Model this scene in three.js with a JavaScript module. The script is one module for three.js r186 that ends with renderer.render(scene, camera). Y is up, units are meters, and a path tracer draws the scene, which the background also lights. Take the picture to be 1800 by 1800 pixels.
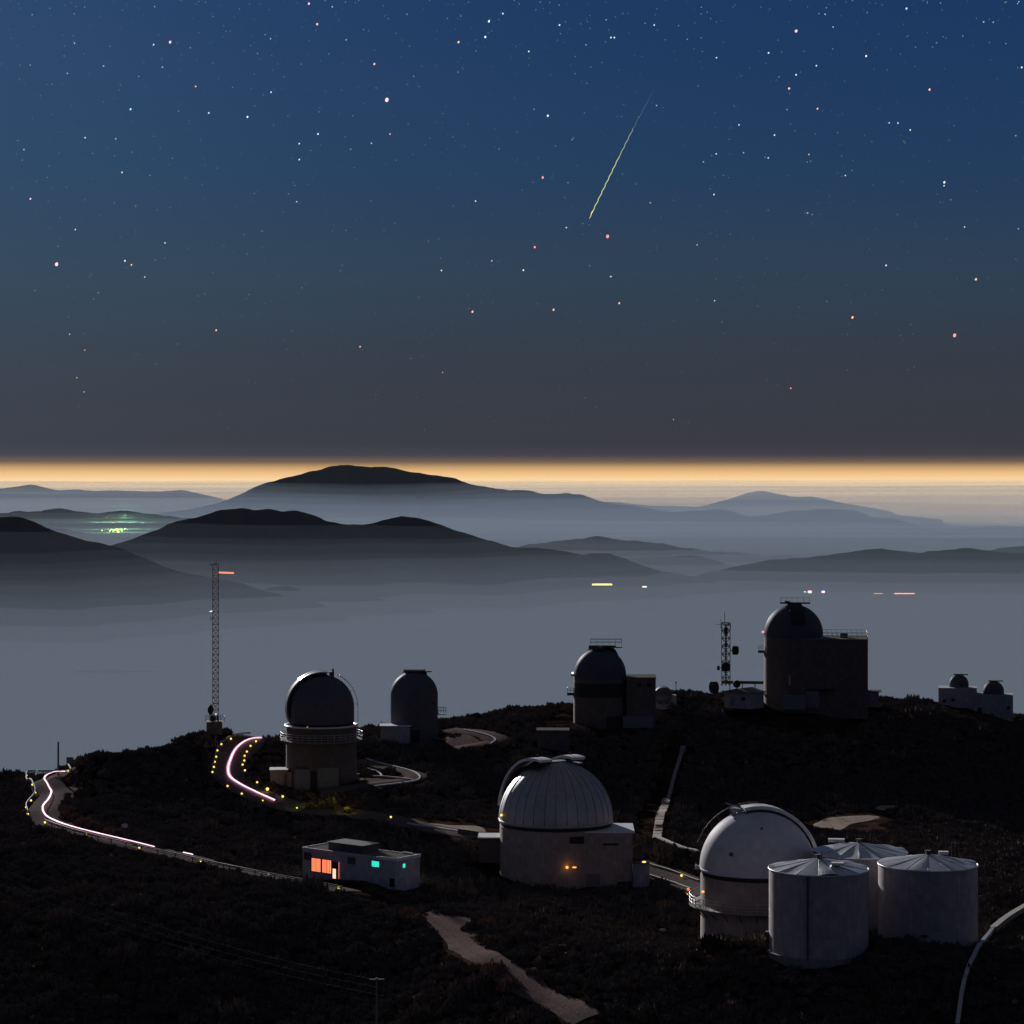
import * as THREE from 'three';
import { mergeGeometries } from 'three/addons/utils/BufferGeometryUtils.js';
import { RectAreaLightUniformsLib } from 'three/addons/lights/RectAreaLightUniformsLib.js';
RectAreaLightUniformsLib.init();

// ---------------------------------------------------------------- camera, sky, moon, exposure
const F = 4234, EYE = 52.5, HORIZON = 845;
const scene = new THREE.Scene();
const camera = new THREE.PerspectiveCamera(2 * Math.atan(900 / F) * 180 / Math.PI, 1, 1, 400000);
camera.position.set(0, EYE, 0);
camera.setViewOffset(1800, 1800, 0, 900 - HORIZON, 1800, 1800);
const renderer = new THREE.WebGLRenderer({ antialias: true });
renderer.setSize(1024, 1024);
renderer.toneMapping = THREE.LinearToneMapping;
renderer.toneMappingExposure = 1;
renderer.shadowMap.enabled = true;

const MOON_AZ = -20 * Math.PI / 180, MOON_EL = 14 * Math.PI / 180;
const moonDir = new THREE.Vector3(Math.sin(MOON_AZ) * Math.cos(MOON_EL), Math.sin(MOON_EL), -Math.cos(MOON_AZ) * Math.cos(MOON_EL));
{
  const W = 256, H = 4096, data = new Float32Array(W * H * 4);
  const stops = [
    [-90, 1.05, .72, .37], [0, 1.05, .72, .37], [.20, .84, .51, .21], [.33, .52, .32, .14], [.44, .17, .11, .075], [.60, .052, .044, .050], [.85, .037, .034, .045], [2, .034, .037, .050], [3.2, .030, .039, .057],
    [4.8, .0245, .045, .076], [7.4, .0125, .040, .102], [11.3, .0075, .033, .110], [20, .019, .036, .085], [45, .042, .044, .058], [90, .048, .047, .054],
  ];
  const d = new THREE.Vector3();
  for (let r = 0; r < H; r++) {
    const el = ((r + .5) / H - .5) * 180;
    let k = 0;
    while (k < stops.length - 2 && el > stops[k + 1][0]) k++;
    const a = stops[k], b = stops[k + 1], t = Math.min(1, Math.max(0, (el - a[0]) / (b[0] - a[0])));
    for (let c = 0; c < W; c++) {
      const az = ((c + .5) / W - .5) * 2 * Math.PI, e = el * Math.PI / 180;
      d.set(Math.cos(az) * Math.cos(e), Math.sin(e), Math.sin(az) * Math.cos(e));
      const glow = el > .5 ? .040 * Math.exp((d.dot(moonDir) - 1) / .028) + .012 * Math.exp((d.dot(moonDir) - 1) / .3) : 0;
      const o = (r * W + c) * 4;
      data[o] = a[1] + (b[1] - a[1]) * t + glow * .5;
      data[o + 1] = a[2] + (b[2] - a[2]) * t + glow * .85;
      data[o + 2] = a[3] + (b[3] - a[3]) * t + glow * 1.15;
      data[o + 3] = 1;
    }
  }
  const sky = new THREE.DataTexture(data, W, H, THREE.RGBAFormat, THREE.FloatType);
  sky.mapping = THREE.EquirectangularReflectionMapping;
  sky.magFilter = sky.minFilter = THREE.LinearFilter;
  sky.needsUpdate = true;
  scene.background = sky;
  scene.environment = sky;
}
const moon = new THREE.DirectionalLight(new THREE.Color(1, .965, .94), 5);
moon.name = 'moonlight';
moon.position.copy(moonDir).multiplyScalar(600).add(new THREE.Vector3(0, 0, -380));
moon.target.position.set(0, 0, -380);
moon.castShadow = true;
scene.add(moon, moon.target);
scene.fog = new THREE.FogExp2(new THREE.Color(.6, .78, 1), .8e-6);

// ---------------------------------------------------------------- helpers
const P = (px, py, d) => new THREE.Vector3((px - 900) / F * d, EYE - (py - HORIZON) / F * d, -d);
function rng(seed) { let s = seed | 0; return () => { s = (s + 0x6d2b79f5) | 0; let t = Math.imul(s ^ (s >>> 15), 1 | s); t = (t + Math.imul(t ^ (t >>> 7), 61 | t)) ^ t; return ((t ^ (t >>> 14)) >>> 0) / 4294967296; }; }
const hash = (x, y) => { let h = Math.imul(x, 374761393) + Math.imul(y, 668265263) | 0; h = Math.imul(h ^ (h >>> 13), 1274126177); return ((h ^ (h >>> 16)) >>> 0) / 4294967296; };
function noise(x, y) {
  const ix = Math.floor(x), iy = Math.floor(y), fx = x - ix, fy = y - iy, u = fx * fx * (3 - 2 * fx), v = fy * fy * (3 - 2 * fy);
  const a = hash(ix, iy), b = hash(ix + 1, iy), c = hash(ix, iy + 1), d = hash(ix + 1, iy + 1);
  return (a + (b - a) * u + (c - a) * v + (a - b - c + d) * u * v) * 2 - 1;
}
const fbm = (x, y, n = 4) => { let s = 0, a = .5; for (let i = 0; i < n; i++) { s += a * noise(x, y); a *= .5; x = x * 2.03 + 17.1; y = y * 2.03 - 9.3; } return s; };
function lerpList(list, x) {
  if (x <= list[0][0]) return list[0].slice(1);
  for (let i = 1; i < list.length; i++) if (x <= list[i][0]) { const a = list[i - 1], b = list[i], t = (x - a[0]) / (b[0] - a[0]); return a.slice(1).map((v, k) => v + (b[k + 1] - v) * t); }
  return list[list.length - 1].slice(1);
}
function gridMesh(name, nu, nv, at, material) {
  const pos = new Float32Array(nu * nv * 3), idx = [];
  for (let j = 0; j < nv; j++) for (let i = 0; i < nu; i++) { const p = at(i / (nu - 1), j / (nv - 1)); pos.set(p, (j * nu + i) * 3); }
  const index = new Uint32Array((nu - 1) * (nv - 1) * 6);
  let k = 0;
  for (let j = 0; j < nv - 1; j++) for (let i = 0; i < nu - 1; i++) { const a = j * nu + i; index.set([a, a + 1, a + nu, a + 1, a + nu + 1, a + nu], k); k += 6; }
  const g = new THREE.BufferGeometry();
  g.setAttribute('position', new THREE.BufferAttribute(pos, 3));
  g.setIndex(new THREE.BufferAttribute(index, 1));
  g.computeVertexNormals();
  const m = new THREE.Mesh(g, material);
  m.name = name; m.castShadow = m.receiveShadow = true;
  scene.add(m);
  return m;
}
const structure = (m) => { m.userData.kind = 'structure'; return m; };

// ---------------------------------------------------------------- far land
const FLOOR = EYE - 1250;
const landMat = new THREE.MeshStandardMaterial({ color: new THREE.Color(.12, .10, .085), roughness: 1, side: THREE.DoubleSide });
const hillMat = new THREE.MeshPhysicalMaterial({ color: new THREE.Color(.125, .118, .112), roughness: 1, specularIntensity: 0, side: THREE.DoubleSide });
structure(gridMesh('valley_floor', 60, 60, (u, v) => { const z = 3000 - 38000 * v, x = (u - .5) * 60000; return [x, FLOOR + 40 * fbm(x / 3000, z / 3000), z]; }, landMat));

function hill(crest, d, seed, foot = .46) {
  const rough = 1;
  const k = F / d, wide = d > 45000 ? 1500 : 3600, drop = (p, s) => { const o = []; for (let i = 1; i <= 5; i++) { const h = (EYE - (p[1] - HORIZON) / k - FLOOR) * (1 - (1 - i / 5) ** 2); o.push([p[0] + s * k * wide * i / 5, p[1] + h * k]); } return o; };
  crest = [...drop(crest[0], -1).reverse(), ...crest, ...drop(crest[crest.length - 1], 1)];
  const x0 = crest[0][0], x1 = crest[crest.length - 1][0], NU = Math.min(640, Math.max(80, Math.round((x1 - x0) / 2.2)));
  const near = foot > .35, eased = (x, w) => { let v = 0; for (const o of [-1, -.5, 0, .5, 1]) v += lerpList(crest, x + o * w)[0]; return v / 5; };
  return structure(gridMesh('hill', NU, near ? 121 : 61, (u, v) => {
    const px = x0 + (x1 - x0) * u, w = Math.sign(v - .5) * Math.pow(Math.abs(v - .5) * 2, 1.9);   // w -1 behind ... +1 in front
    const t = Math.abs(w), soft = THREE.MathUtils.smoothstep(t, 0, near ? .5 : .12);
    const py = eased(px, 7) * (1 - soft) + eased(px, near ? 60 : 170) * soft;
    const c = P(px, py - (near ? 1 : .3) * fbm(px / 16 + seed, seed, 5) * 2.2 * (1 - soft), d), top = c.y - FLOOR, reach = Math.max(300, top) / foot, z = -(d - w * reach);
    const relief = near ? 70 * Math.min(1, t * 7) * fbm(c.x / 420 + seed, z / 420, 6) - 150 * Math.min(1, t * 4) * (1 - t) * Math.abs(fbm(c.x / 1300 + seed * 3, z / 4200 + seed, 4)) : 0;
    return [c.x, FLOOR - 30 + (top + 30) * Math.pow(1 - t, 1.15) + relief, z];
  }, hillMat));
}
const px = (list) => { const out = []; for (let i = 0; i < list.length; i += 2) out.push([list[i], list[i + 1]]); return out; };
hill(px([-300, 905, 250, 905, 330, 895, 380, 885, 415, 872, 450, 855, 490, 842, 540, 831, 570, 823, 590, 818, 615, 816, 635, 820, 650, 822, 685, 820, 710, 826, 730, 831, 765, 835, 800, 840, 825, 850, 850, 856, 900, 861, 930, 861, 955, 870, 1000, 866, 1025, 871, 1050, 880, 1085, 887, 1135, 892, 1180, 900, 1220, 897, 1265, 894, 1290, 900, 1315, 909, 1350, 905, 1400, 897, 1455, 894, 1500, 896, 1530, 909, 1570, 911, 1610, 922, 1660, 935, 1700, 930, 1750, 924, 1800, 927, 2100, 935]), 30000, 1);
hill(px([-300, 870, 0, 859, 30, 855, 55, 851, 75, 856, 100, 862, 135, 860, 165, 863, 190, 862, 225, 863, 280, 864, 320, 861, 345, 866, 370, 872, 395, 878, 450, 890, 520, 900]), 56000, 2, .3);
hill(px([1200, 897, 1250, 886, 1285, 876, 1312, 867, 1335, 862, 1362, 867, 1395, 873, 1430, 873, 1480, 884, 1560, 897]), 68000, 3, .3);
hill(px([1010, 892, 1060, 882, 1100, 884, 1140, 889, 1200, 890, 1290, 893, 1340, 891, 1400, 894, 1440, 902]), 50000, 4, .3);
hill(px([-300, 910, 0, 903, 30, 898, 65, 899, 100, 892, 130, 899, 175, 902, 220, 896, 250, 902, 300, 907, 360, 915, 450, 930]), 16800, 5);
hill(px([-100, 915, 30, 918, 75, 925, 125, 932, 170, 941, 210, 942, 250, 940, 290, 934, 400, 935]), 15000, 6);
hill(px([120, 985, 200, 957, 220, 952, 250, 940, 280, 930, 305, 916, 340, 911, 360, 906, 385, 897, 425, 892, 450, 897, 467, 894, 495, 900, 525, 897, 550, 906, 575, 915, 600, 921, 630, 922, 655, 919, 685, 910, 710, 907, 735, 910, 770, 921, 810, 935, 850, 947, 900, 961, 930, 963, 965, 965, 1000, 970, 1025, 975, 1070, 972, 1100, 982, 1130, 995, 1165, 1005, 1200, 1010, 1300, 1030]), 7300, 7);
hill(px([-300, 940, -100, 920, 0, 909, 22, 907, 50, 914, 80, 927, 115, 939, 150, 950, 210, 962, 250, 980, 285, 995, 320, 1006, 390, 1019, 425, 1025, 460, 1037, 560, 1060]), 6000, 8);
hill(px([380, 1060, 440, 1040, 470, 1035, 505, 1028, 530, 1038, 560, 1048, 600, 1043, 660, 1050, 760, 1072]), 6300, 9);
hill(px([850, 975, 915, 960, 950, 954, 990, 950, 1020, 947, 1050, 942, 1075, 947, 1115, 951, 1150, 953, 1200, 962, 1250, 969, 1300, 971, 1340, 977, 1380, 975, 1415, 979, 1500, 990]), 10000, 10);
hill(px([1050, 995, 1100, 980, 1160, 979, 1210, 976, 1250, 982, 1290, 995, 1340, 1005]), 8800, 11);
hill(px([1150, 1030, 1250, 1005, 1290, 997, 1335, 987, 1380, 982, 1430, 979, 1475, 972, 1520, 966, 1545, 964, 1575, 969, 1615, 972, 1630, 969, 1665, 966, 1695, 962, 1720, 966, 1760, 971, 1800, 972, 2000, 985, 2200, 1000]), 7500, 12);
hill(px([1680, 985, 1730, 970, 1780, 960, 1830, 962, 2000, 975]), 9000, 13);
hill(px([-300, 1215, 0, 1197, 60, 1186, 140, 1179, 220, 1178, 330, 1183, 450, 1192, 600, 1205, 800, 1240]), 4200, 14);
hill(px([560, 1095, 680, 1077, 760, 1070, 830, 1075, 920, 1085, 1040, 1110]), 7600, 15);
hill(px([860, 1232, 920, 1208, 980, 1190, 1060, 1168, 1130, 1158, 1180, 1160, 1260, 1163, 1400, 1185, 1500, 1200, 1640, 1235]), 4600, 16);

// ---------------------------------------------------------------- haze lying in the valleys
const haze = new THREE.Color(.72, .85, 1);
const mist = (color, opacity) => new THREE.MeshPhysicalMaterial({ color, roughness: 1, specularIntensity: 0, transmission: .3, transparent: true, opacity, side: THREE.DoubleSide });
// a thin sheet of haze from z0 to z1 whose height is given along the way
function mistSheet(opacity, z0, z1, k, color, height, wave) {
  const o = gridMesh('valley_mist', 110, 90, (u, v) => {
    const w = z0 + (z1 - z0) * Math.pow(v, 1.3), x = (u - .5) * 2 * (6000 + .55 * Math.abs(w));
    const z = w + (v === 1 || (v === 0 && z0 < 0) ? 1500 * fbm(x / 2500 + k * 3.7, v * 9 + k, 3) : 0);
    const calm = THREE.MathUtils.smoothstep(Math.abs(z), 1500, 5000);
    return [x, EYE + height(-w) + .016 * (hash(k, 71) - .5) * Math.max(-9000, Math.min(9000, x)) + wave * calm * fbm(x / 2800 + k * 7, z / 2800 + k * 3, 2), z];
  }, mist(color, opacity));
  o.userData.kind = 'stuff';
}
{                                                              // level haze over the near valleys: its depth (optical) grows quickly below 200 m
  const depth = [[0, 118], [.045, 165], [.14, 215], [.34, 272], [.78, 335], [1.4, 410], [2.3, 510]];
  let tau = 0;
  for (let i = 0; i < 20; i++) { const step = i < 9 ? .035 : .18, [h] = lerpList(depth, tau + step / 2); tau += step; mistSheet(1 - Math.exp(-step), 3000, -17000, i, haze, () => -h, 20); }
  mistSheet(.4, 3000, -17000, 20, haze, () => -590, 30); mistSheet(.6, 3000, -17000, 21, haze, () => -740, 30);
}
[[8, .05], [35, .07], [65, .09], [100, .11], [140, .14], [190, .17], [250, .2], [330, .22], [440, .24], [600, .26]].forEach(([top, op], i) => mistSheet(op, -13500 - 250 * i, -34000, i + 60, haze, (d) => -top - (1080 - top) * Math.pow(Math.max(0, 30000 - d) / 16500, 1.2), 48));   // haze that rises toward the far hills
[[4, .22, 170], [14, .07, 820], [70, .12, 820], [170, .27, 820]].forEach(([top, op, low], i) => mistSheet(op, -33500, -72000, i + 30, haze, (d) => -top - (low - top) * Math.pow(Math.max(0, 72000 - d) / 38500, 1.4), 6));
// ---------------------------------------------------------------- shape helpers
const rand = rng(20240611);
const V = (x, y, z) => new THREE.Vector3(x, y, z);
const used = {};
function numbered(name) { const n = used[name] = (used[name] ?? -1) + 1; return n ? name + '_' + String(n).padStart(3, '0') : name; }
function flat(g) {
  const h = g.index ? g.toNonIndexed() : g;
  for (const k of Object.keys(h.attributes)) if (k !== 'position' && k !== 'normal') h.deleteAttribute(k);
  if (!h.attributes.normal) h.computeVertexNormals();
  return h;
}
function metreUV(g) {                                          // uv in metres from the side that a face looks to
  const p = g.attributes.position, n = g.attributes.normal, uv = new Float32Array(p.count * 2);
  for (let i = 0; i < p.count; i++) {
    const ax = Math.abs(n.getX(i)), ay = Math.abs(n.getY(i)), az = Math.abs(n.getZ(i)), x = p.getX(i), y = p.getY(i), z = p.getZ(i);
    if (ay > ax && ay > az) { uv[2 * i] = x; uv[2 * i + 1] = z; } else if (ax > az) { uv[2 * i] = z; uv[2 * i + 1] = y; } else { uv[2 * i] = x; uv[2 * i + 1] = y; }
  }
  g.setAttribute('uv', new THREE.BufferAttribute(uv, 2));
  return g;
}
const join = (list) => metreUV(mergeGeometries([].concat(list).map(flat)));
function part(parent, name, list, material, label) {
  const m = new THREE.Mesh(join(list), material);
  m.name = parent === scene ? numbered(name) : name;
  m.castShadow = m.receiveShadow = true;
  if (label) m.userData.label = label;
  parent.add(m);
  return m;
}
function thing(name, label, category, at = V(0, 0, 0), turn = 0, group) {
  const o = new THREE.Group();
  o.name = numbered(name); o.position.copy(at); o.rotation.y = turn;
  o.userData = { label, category };
  if (group) o.userData.group = group;
  scene.add(o);
  return o;
}
function tag(o, label, category, group) { o.userData.label = label; o.userData.category = category; if (group) o.userData.group = group; return o; }
const box = (w, h, d, x = 0, y = 0, z = 0, ry = 0) => { const g = new THREE.BoxGeometry(w, h, d); if (ry) g.rotateY(ry); return g.translate(x, y, z); };   // y is its foot
const bx = (w, h, d, x, y, z, ry) => box(w, h, d, x, y + h / 2, z, ry);
const drum = (r, h, y, seg = 64, rTop = r, x = 0, z = 0) => new THREE.CylinderGeometry(rTop, r, h, seg).translate(x, y + h / 2, z);
const tubeDrum = (r, h, y, t = .15, seg = 64) => new THREE.LatheGeometry([[r - t, 0], [r, 0], [r, h], [r - t, h], [r - t, 0]].map(([a, b]) => new THREE.Vector2(a, b)), seg).translate(0, y, 0);
function rod(a, b, r, seg = 6) {
  const d = b.clone().sub(a), g = new THREE.CylinderGeometry(r, r, d.length(), seg);
  g.applyQuaternion(new THREE.Quaternion().setFromUnitVectors(V(0, 1, 0), d.clone().normalize()));
  return g.translate(...a.clone().add(b).multiplyScalar(.5).toArray());
}
const tube = (pts, r, n = pts.length * 4, seg = 6, closed = false) => new THREE.TubeGeometry(new THREE.CatmullRomCurve3(pts, closed, 'centripetal'), n, r, seg, closed);
const ballCap = (r, y, from = 0, to = Math.PI / 2, seg = 64, rings = 32, a0 = 0, a1 = 2 * Math.PI) => new THREE.SphereGeometry(r, seg, rings, a0, a1, from, to - from).translate(0, y, 0);
const ringAt = (r, y, t, seg = 72, a0 = 0, a1 = 2 * Math.PI) => { const pts = []; for (let i = 0; i <= seg; i++) { const a = a0 + (a1 - a0) * i / seg; pts.push(V(r * Math.cos(a), y, r * Math.sin(a))); } return new THREE.TubeGeometry(new THREE.CatmullRomCurve3(pts), seg, t, 5, false); };
function railing(r, y, h, posts, rails, a0 = 0, a1 = 2 * Math.PI, t = .035) {   // posts and rails on a circle
  const out = [];
  for (let i = 1; i <= rails; i++) out.push(ringAt(r, y + h * i / rails, t, 60, a0, a1));
  for (let i = 0; i <= posts; i++) { const a = a0 + (a1 - a0) * i / posts; out.push(rod(V(r * Math.cos(a), y, r * Math.sin(a)), V(r * Math.cos(a), y + h, r * Math.sin(a)), t)); }
  return out;
}
function straightRail(a, b, h, posts, rails, t = .035) {
  const out = [];
  for (let i = 1; i <= rails; i++) out.push(rod(a.clone().setY(a.y + h * i / rails), b.clone().setY(b.y + h * i / rails), t));
  for (let i = 0; i <= posts; i++) { const p = a.clone().lerp(b, i / posts); out.push(rod(p, p.clone().setY(p.y + h), t)); }
  return out;
}
// a curved cover that follows a dome: az is where it runs down to, side its shift across, from and to are angles above the horizon
function arch(R, y, az, side, width, from, to, thick, lift = .25, n = 28) {
  const r0 = R + lift, out = [], pos = [], dir = V(Math.sin(az), 0, Math.cos(az)), across = V(dir.z, 0, -dir.x);
  const ringPts = [];
  for (let i = 0; i <= n; i++) {
    const e = from + (to - from) * i / n, c = [];
    for (const [r, s] of [[r0, -1], [r0 + thick, -1], [r0 + thick, 1], [r0, 1]]) {
      const off = side + s * width / 2, rr = Math.sqrt(Math.max(1, r * r - side * side * .9));
      c.push(dir.clone().multiplyScalar(Math.cos(e) * rr).addScaledVector(across, off).add(V(0, y + Math.sin(e) * rr, 0)));
    }
    ringPts.push(c);
  }
  const quad = (a, b, c, d) => pos.push(...a.toArray(), ...b.toArray(), ...c.toArray(), ...a.toArray(), ...c.toArray(), ...d.toArray());
  for (let i = 0; i < n; i++) for (let k = 0; k < 4; k++) { const l = (k + 1) % 4; quad(ringPts[i][k], ringPts[i][l], ringPts[i + 1][l], ringPts[i + 1][k]); }
  quad(...ringPts[0].slice().reverse()); quad(...ringPts[n]);
  const g = new THREE.BufferGeometry();
  g.setAttribute('position', new THREE.BufferAttribute(new Float32Array(pos), 3));
  g.computeVertexNormals();
  return g;
}
function prism(outline, depth) {                              // outline in x,y; pushed along z, centred
  const s = new THREE.Shape(outline.map(([x, y]) => new THREE.Vector2(x, y)));
  return new THREE.ExtrudeGeometry(s, { depth, bevelEnabled: false }).translate(0, 0, -depth / 2);
}

// ---------------------------------------------------------------- textures and materials
function grain(size, fn, srgb = true) {
  const data = new Uint8Array(size * size * 4);
  for (let y = 0; y < size; y++) for (let x = 0; x < size; x++) {
    const v = fn(x / size, y / size), o = (y * size + x) * 4;
    for (let c = 0; c < 3; c++) data[o + c] = Math.max(0, Math.min(255, 255 * (Array.isArray(v) ? v[c] : v)));
    data[o + 3] = 255;
  }
  const t = new THREE.DataTexture(data, size, size);
  t.wrapS = t.wrapT = THREE.RepeatWrapping; t.magFilter = THREE.LinearFilter; t.minFilter = THREE.LinearFilter;
  if (srgb) t.colorSpace = THREE.SRGBColorSpace;
  t.needsUpdate = true;
  return t;
}
const wrapped = (x, y, f, n) => {                              // tiles with period 1
  const w = (a, b) => fbm(a * f + 31, b * f + 57, n);
  return (w(x, y) * (1 - x) + w(x - 1, y) * x) * (1 - y) + (w(x, y - 1) * (1 - x) + w(x - 1, y - 1) * x) * y;
};
const wornTex = grain(512, (x, y) => .92 + .10 * wrapped(x, y, 7, 5) + .03 * (rand() - .5));
const streakTex = grain(512, (x, y) => .84 + .16 * wrapped(x, y, 6, 4) + .22 * (fbm(x * 40, Math.floor(y * 2) * 3 + 9, 2)) * Math.max(0, wrapped(y, x, 3, 2) + .4));
const groundTex = grain(1024, (x, y) => { const a = wrapped(x, y, 9, 6), b = wrapped(y, x, 40, 3); const v = .72 + .55 * a + .35 * b; return [v * 1.02, v * .97, v * .93]; });
const gravelTex = grain(512, (x, y) => .78 + .3 * wrapped(x, y, 12, 4) + .3 * (rand() - .5));
const earth = (color, map) => new THREE.MeshPhysicalMaterial({ color, roughness: 1, specularIntensity: 0, map: map ?? null, side: THREE.DoubleSide });
const scaled = (t, metres) => { const c = t.clone(); c.repeat.set(1 / metres, 1 / metres); c.needsUpdate = true; return c; };
const lin = (r, g = r, b = r) => new THREE.Color().setRGB(r, g, b);
const std = (color, roughness, map, extra = {}) => new THREE.MeshStandardMaterial({ color, roughness, map: map ?? null, side: THREE.DoubleSide, ...extra });
const satin = (color, map) => new THREE.MeshPhysicalMaterial({ color, roughness: .6, specularIntensity: .04, map, side: THREE.DoubleSide });
const worn6 = scaled(wornTex, 6), streak5 = scaled(streakTex, 5), worn3 = scaled(wornTex, 3);
const M = {
  whiteDome: satin(lin(.74, .71, .76), worn6), greyDome: satin(lin(.125, .122, .14), worn6), darkDome: satin(lin(.10, .10, .12), worn6),
  whiteWall: std(lin(.42, .40, .43), .85, streak5), brownWall: std(lin(.14, .112, .105), .9, streak5), darkWall: std(lin(.165, .125, .108), .9, streak5), tanWall: std(lin(.47, .365, .325), .9, streak5),
  panelDoor: std(lin(.17, .165, .18), .6, worn3), black: std(lin(.015), .8), darkSteel: std(lin(.06, .05, .05), .6), rust: std(lin(.12, .06, .04), .8, worn3),
  steel: std(lin(.5, .5, .52), .42, worn3, { metalness: .7 }), bright: std(lin(.86, .84, .86), .4, worn3), concrete: std(lin(.30, .27, .25), .95, worn3),
  silver: std(lin(.50, .485, .495), .6, worn6, { metalness: 1 }), tankWall: std(lin(.55, .485, .495), .6, streak5), tankRoof: std(lin(.8, .78, .8), .33, worn3, { metalness: .7 }),
  seam: std(lin(.22, .22, .24), .6, null, { metalness: .6 }), glass: std(lin(.02, .02, .025), .12), lattice: std(lin(.5, .4, .37), .6), houseWall: std(lin(.64, .6, .63), .85, streak5), roof: earth(lin(.2, .18, .17), worn3), post: std(lin(.15), .8),
};
const glow = (r, g, b) => new THREE.MeshStandardMaterial({ color: 0x000000, emissive: new THREE.Color(1, 1, 1).setRGB(r, g, b), emissiveIntensity: 1, roughness: .6 });
const LIT = { yellow: glow(1.5, 1.15, .16), red: glow(1.6, .25, .12), orange: glow(1.8, .7, .15), white: glow(1.6, 1.6, 1.7), pink: glow(1.0, .32, .6), whitePink: glow(1.7, 1.35, 1.5), cyan: glow(.02, .9, .62), redWindow: glow(1.0, .12, .05), warmWindow: glow(1.6, .40, .16) };

// ---------------------------------------------------------------- the mountain top: its height runs through points read off the place
const shape = [];
const point = (px, py, d) => { const p = P(px, py, d); shape.push([p.x, p.z, p.y]); };
const ridge = [];
const crest = (px, py, d) => { ridge.push([px, d]); point(px, py, d); };
crest(-160, 1374, 430); crest(0, 1358, 432); crest(60, 1359, 432); crest(130, 1354, 425); crest(180, 1324, 408); crest(215, 1320, 405); crest(290, 1314, 408); crest(340, 1287, 412); crest(380, 1281, 415); crest(440, 1289, 418);
crest(520, 1285, 430); crest(640, 1284, 450); crest(700, 1276, 462); crest(770, 1264, 465); crest(850, 1260, 468); crest(940, 1250, 470); crest(1000, 1242, 470); crest(1100, 1238, 470); crest(1190, 1222, 472); crest(1240, 1219, 474);
crest(1330, 1229, 480); crest(1450, 1228, 482); crest(1560, 1231, 484); crest(1620, 1236, 490); crest(1720, 1249, 498); crest(1800, 1260, 500); crest(1960, 1280, 500);
for (const [x, y, d] of [[77, 1371, 425], [91, 1396, 400], [75, 1425, 378], [125, 1459, 360], [225, 1484, 345], [271, 1495, 340], [450, 1534, 322], [600, 1563, 310], [15, 1400, 400], [20, 1450, 372], [170, 1400, 388], [230, 1380, 392], [300, 1400, 388], [330, 1450, 368]]) point(x, y, d);
for (const [x, y, d] of [[458, 1298, 424], [430, 1304, 420], [403, 1339, 408], [404, 1367, 399], [422, 1380, 395], [450, 1394, 390], [483, 1408, 386], [522, 1420, 383], [610, 1430, 378], [700, 1446, 370], [740, 1452, 368], [860, 1470, 355], [350, 1350, 402], [355, 1400, 388]]) point(x, y, d);
for (const [x, y, d] of [[565, 1372, 400], [700, 1355, 411], [640, 1340, 423], [745, 1365, 403], [650, 1384, 392], [728, 1301, 440], [850, 1290, 440], [970, 1311, 430], [1055, 1268, 450], [1430, 1235, 465], [1715, 1250, 490], [800, 1400, 390], [900, 1380, 400]]) point(x, y, d);
for (const [x, y, d] of [[1100, 1400, 410], [1250, 1400, 415], [1400, 1400, 420], [1500, 1350, 440], [1700, 1400, 430], [1800, 1350, 450], [1250, 1330, 435], [1480, 1447, 395], [1560, 1420, 408], [990, 1541, 340], [1000, 1580, 322], [860, 1500, 346], [1155, 1470, 372], [1213, 1280, 447], [1225, 1500, 350], [1110, 1522, 345], [1225, 1567, 325]]) point(x, y, d);
for (const [x, y, d] of [[1331, 1664, 283], [1439, 1673, 257], [1631, 1658, 265], [1510, 1600, 285], [1100, 1700, 258], [1250, 1750, 248], [1500, 1760, 245], [1750, 1700, 247], [1750, 1500, 330], [1790, 1600, 285], [1150, 1620, 300], [1930, 1500, 340], [1930, 1700, 260]]) point(x, y, d);
for (const [x, y, d] of [[850, 1600, 300], [740, 1602, 296], [850, 1682, 268], [1040, 1787, 245], [700, 1750, 268], [400, 1700, 278], [100, 1550, 312], [0, 1800, 262], [300, 1800, 262], [600, 1800, 262], [300, 1650, 285], [900, 1800, 250], [0, 1650, 288], [532, 1541, 328], [640, 1553, 320], [696, 1567, 316], [-150, 1600, 300], [-150, 1800, 262], [-150, 1450, 365], [1200, 1850, 238], [1800, 1850, 235]]) point(x, y, d);
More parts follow.
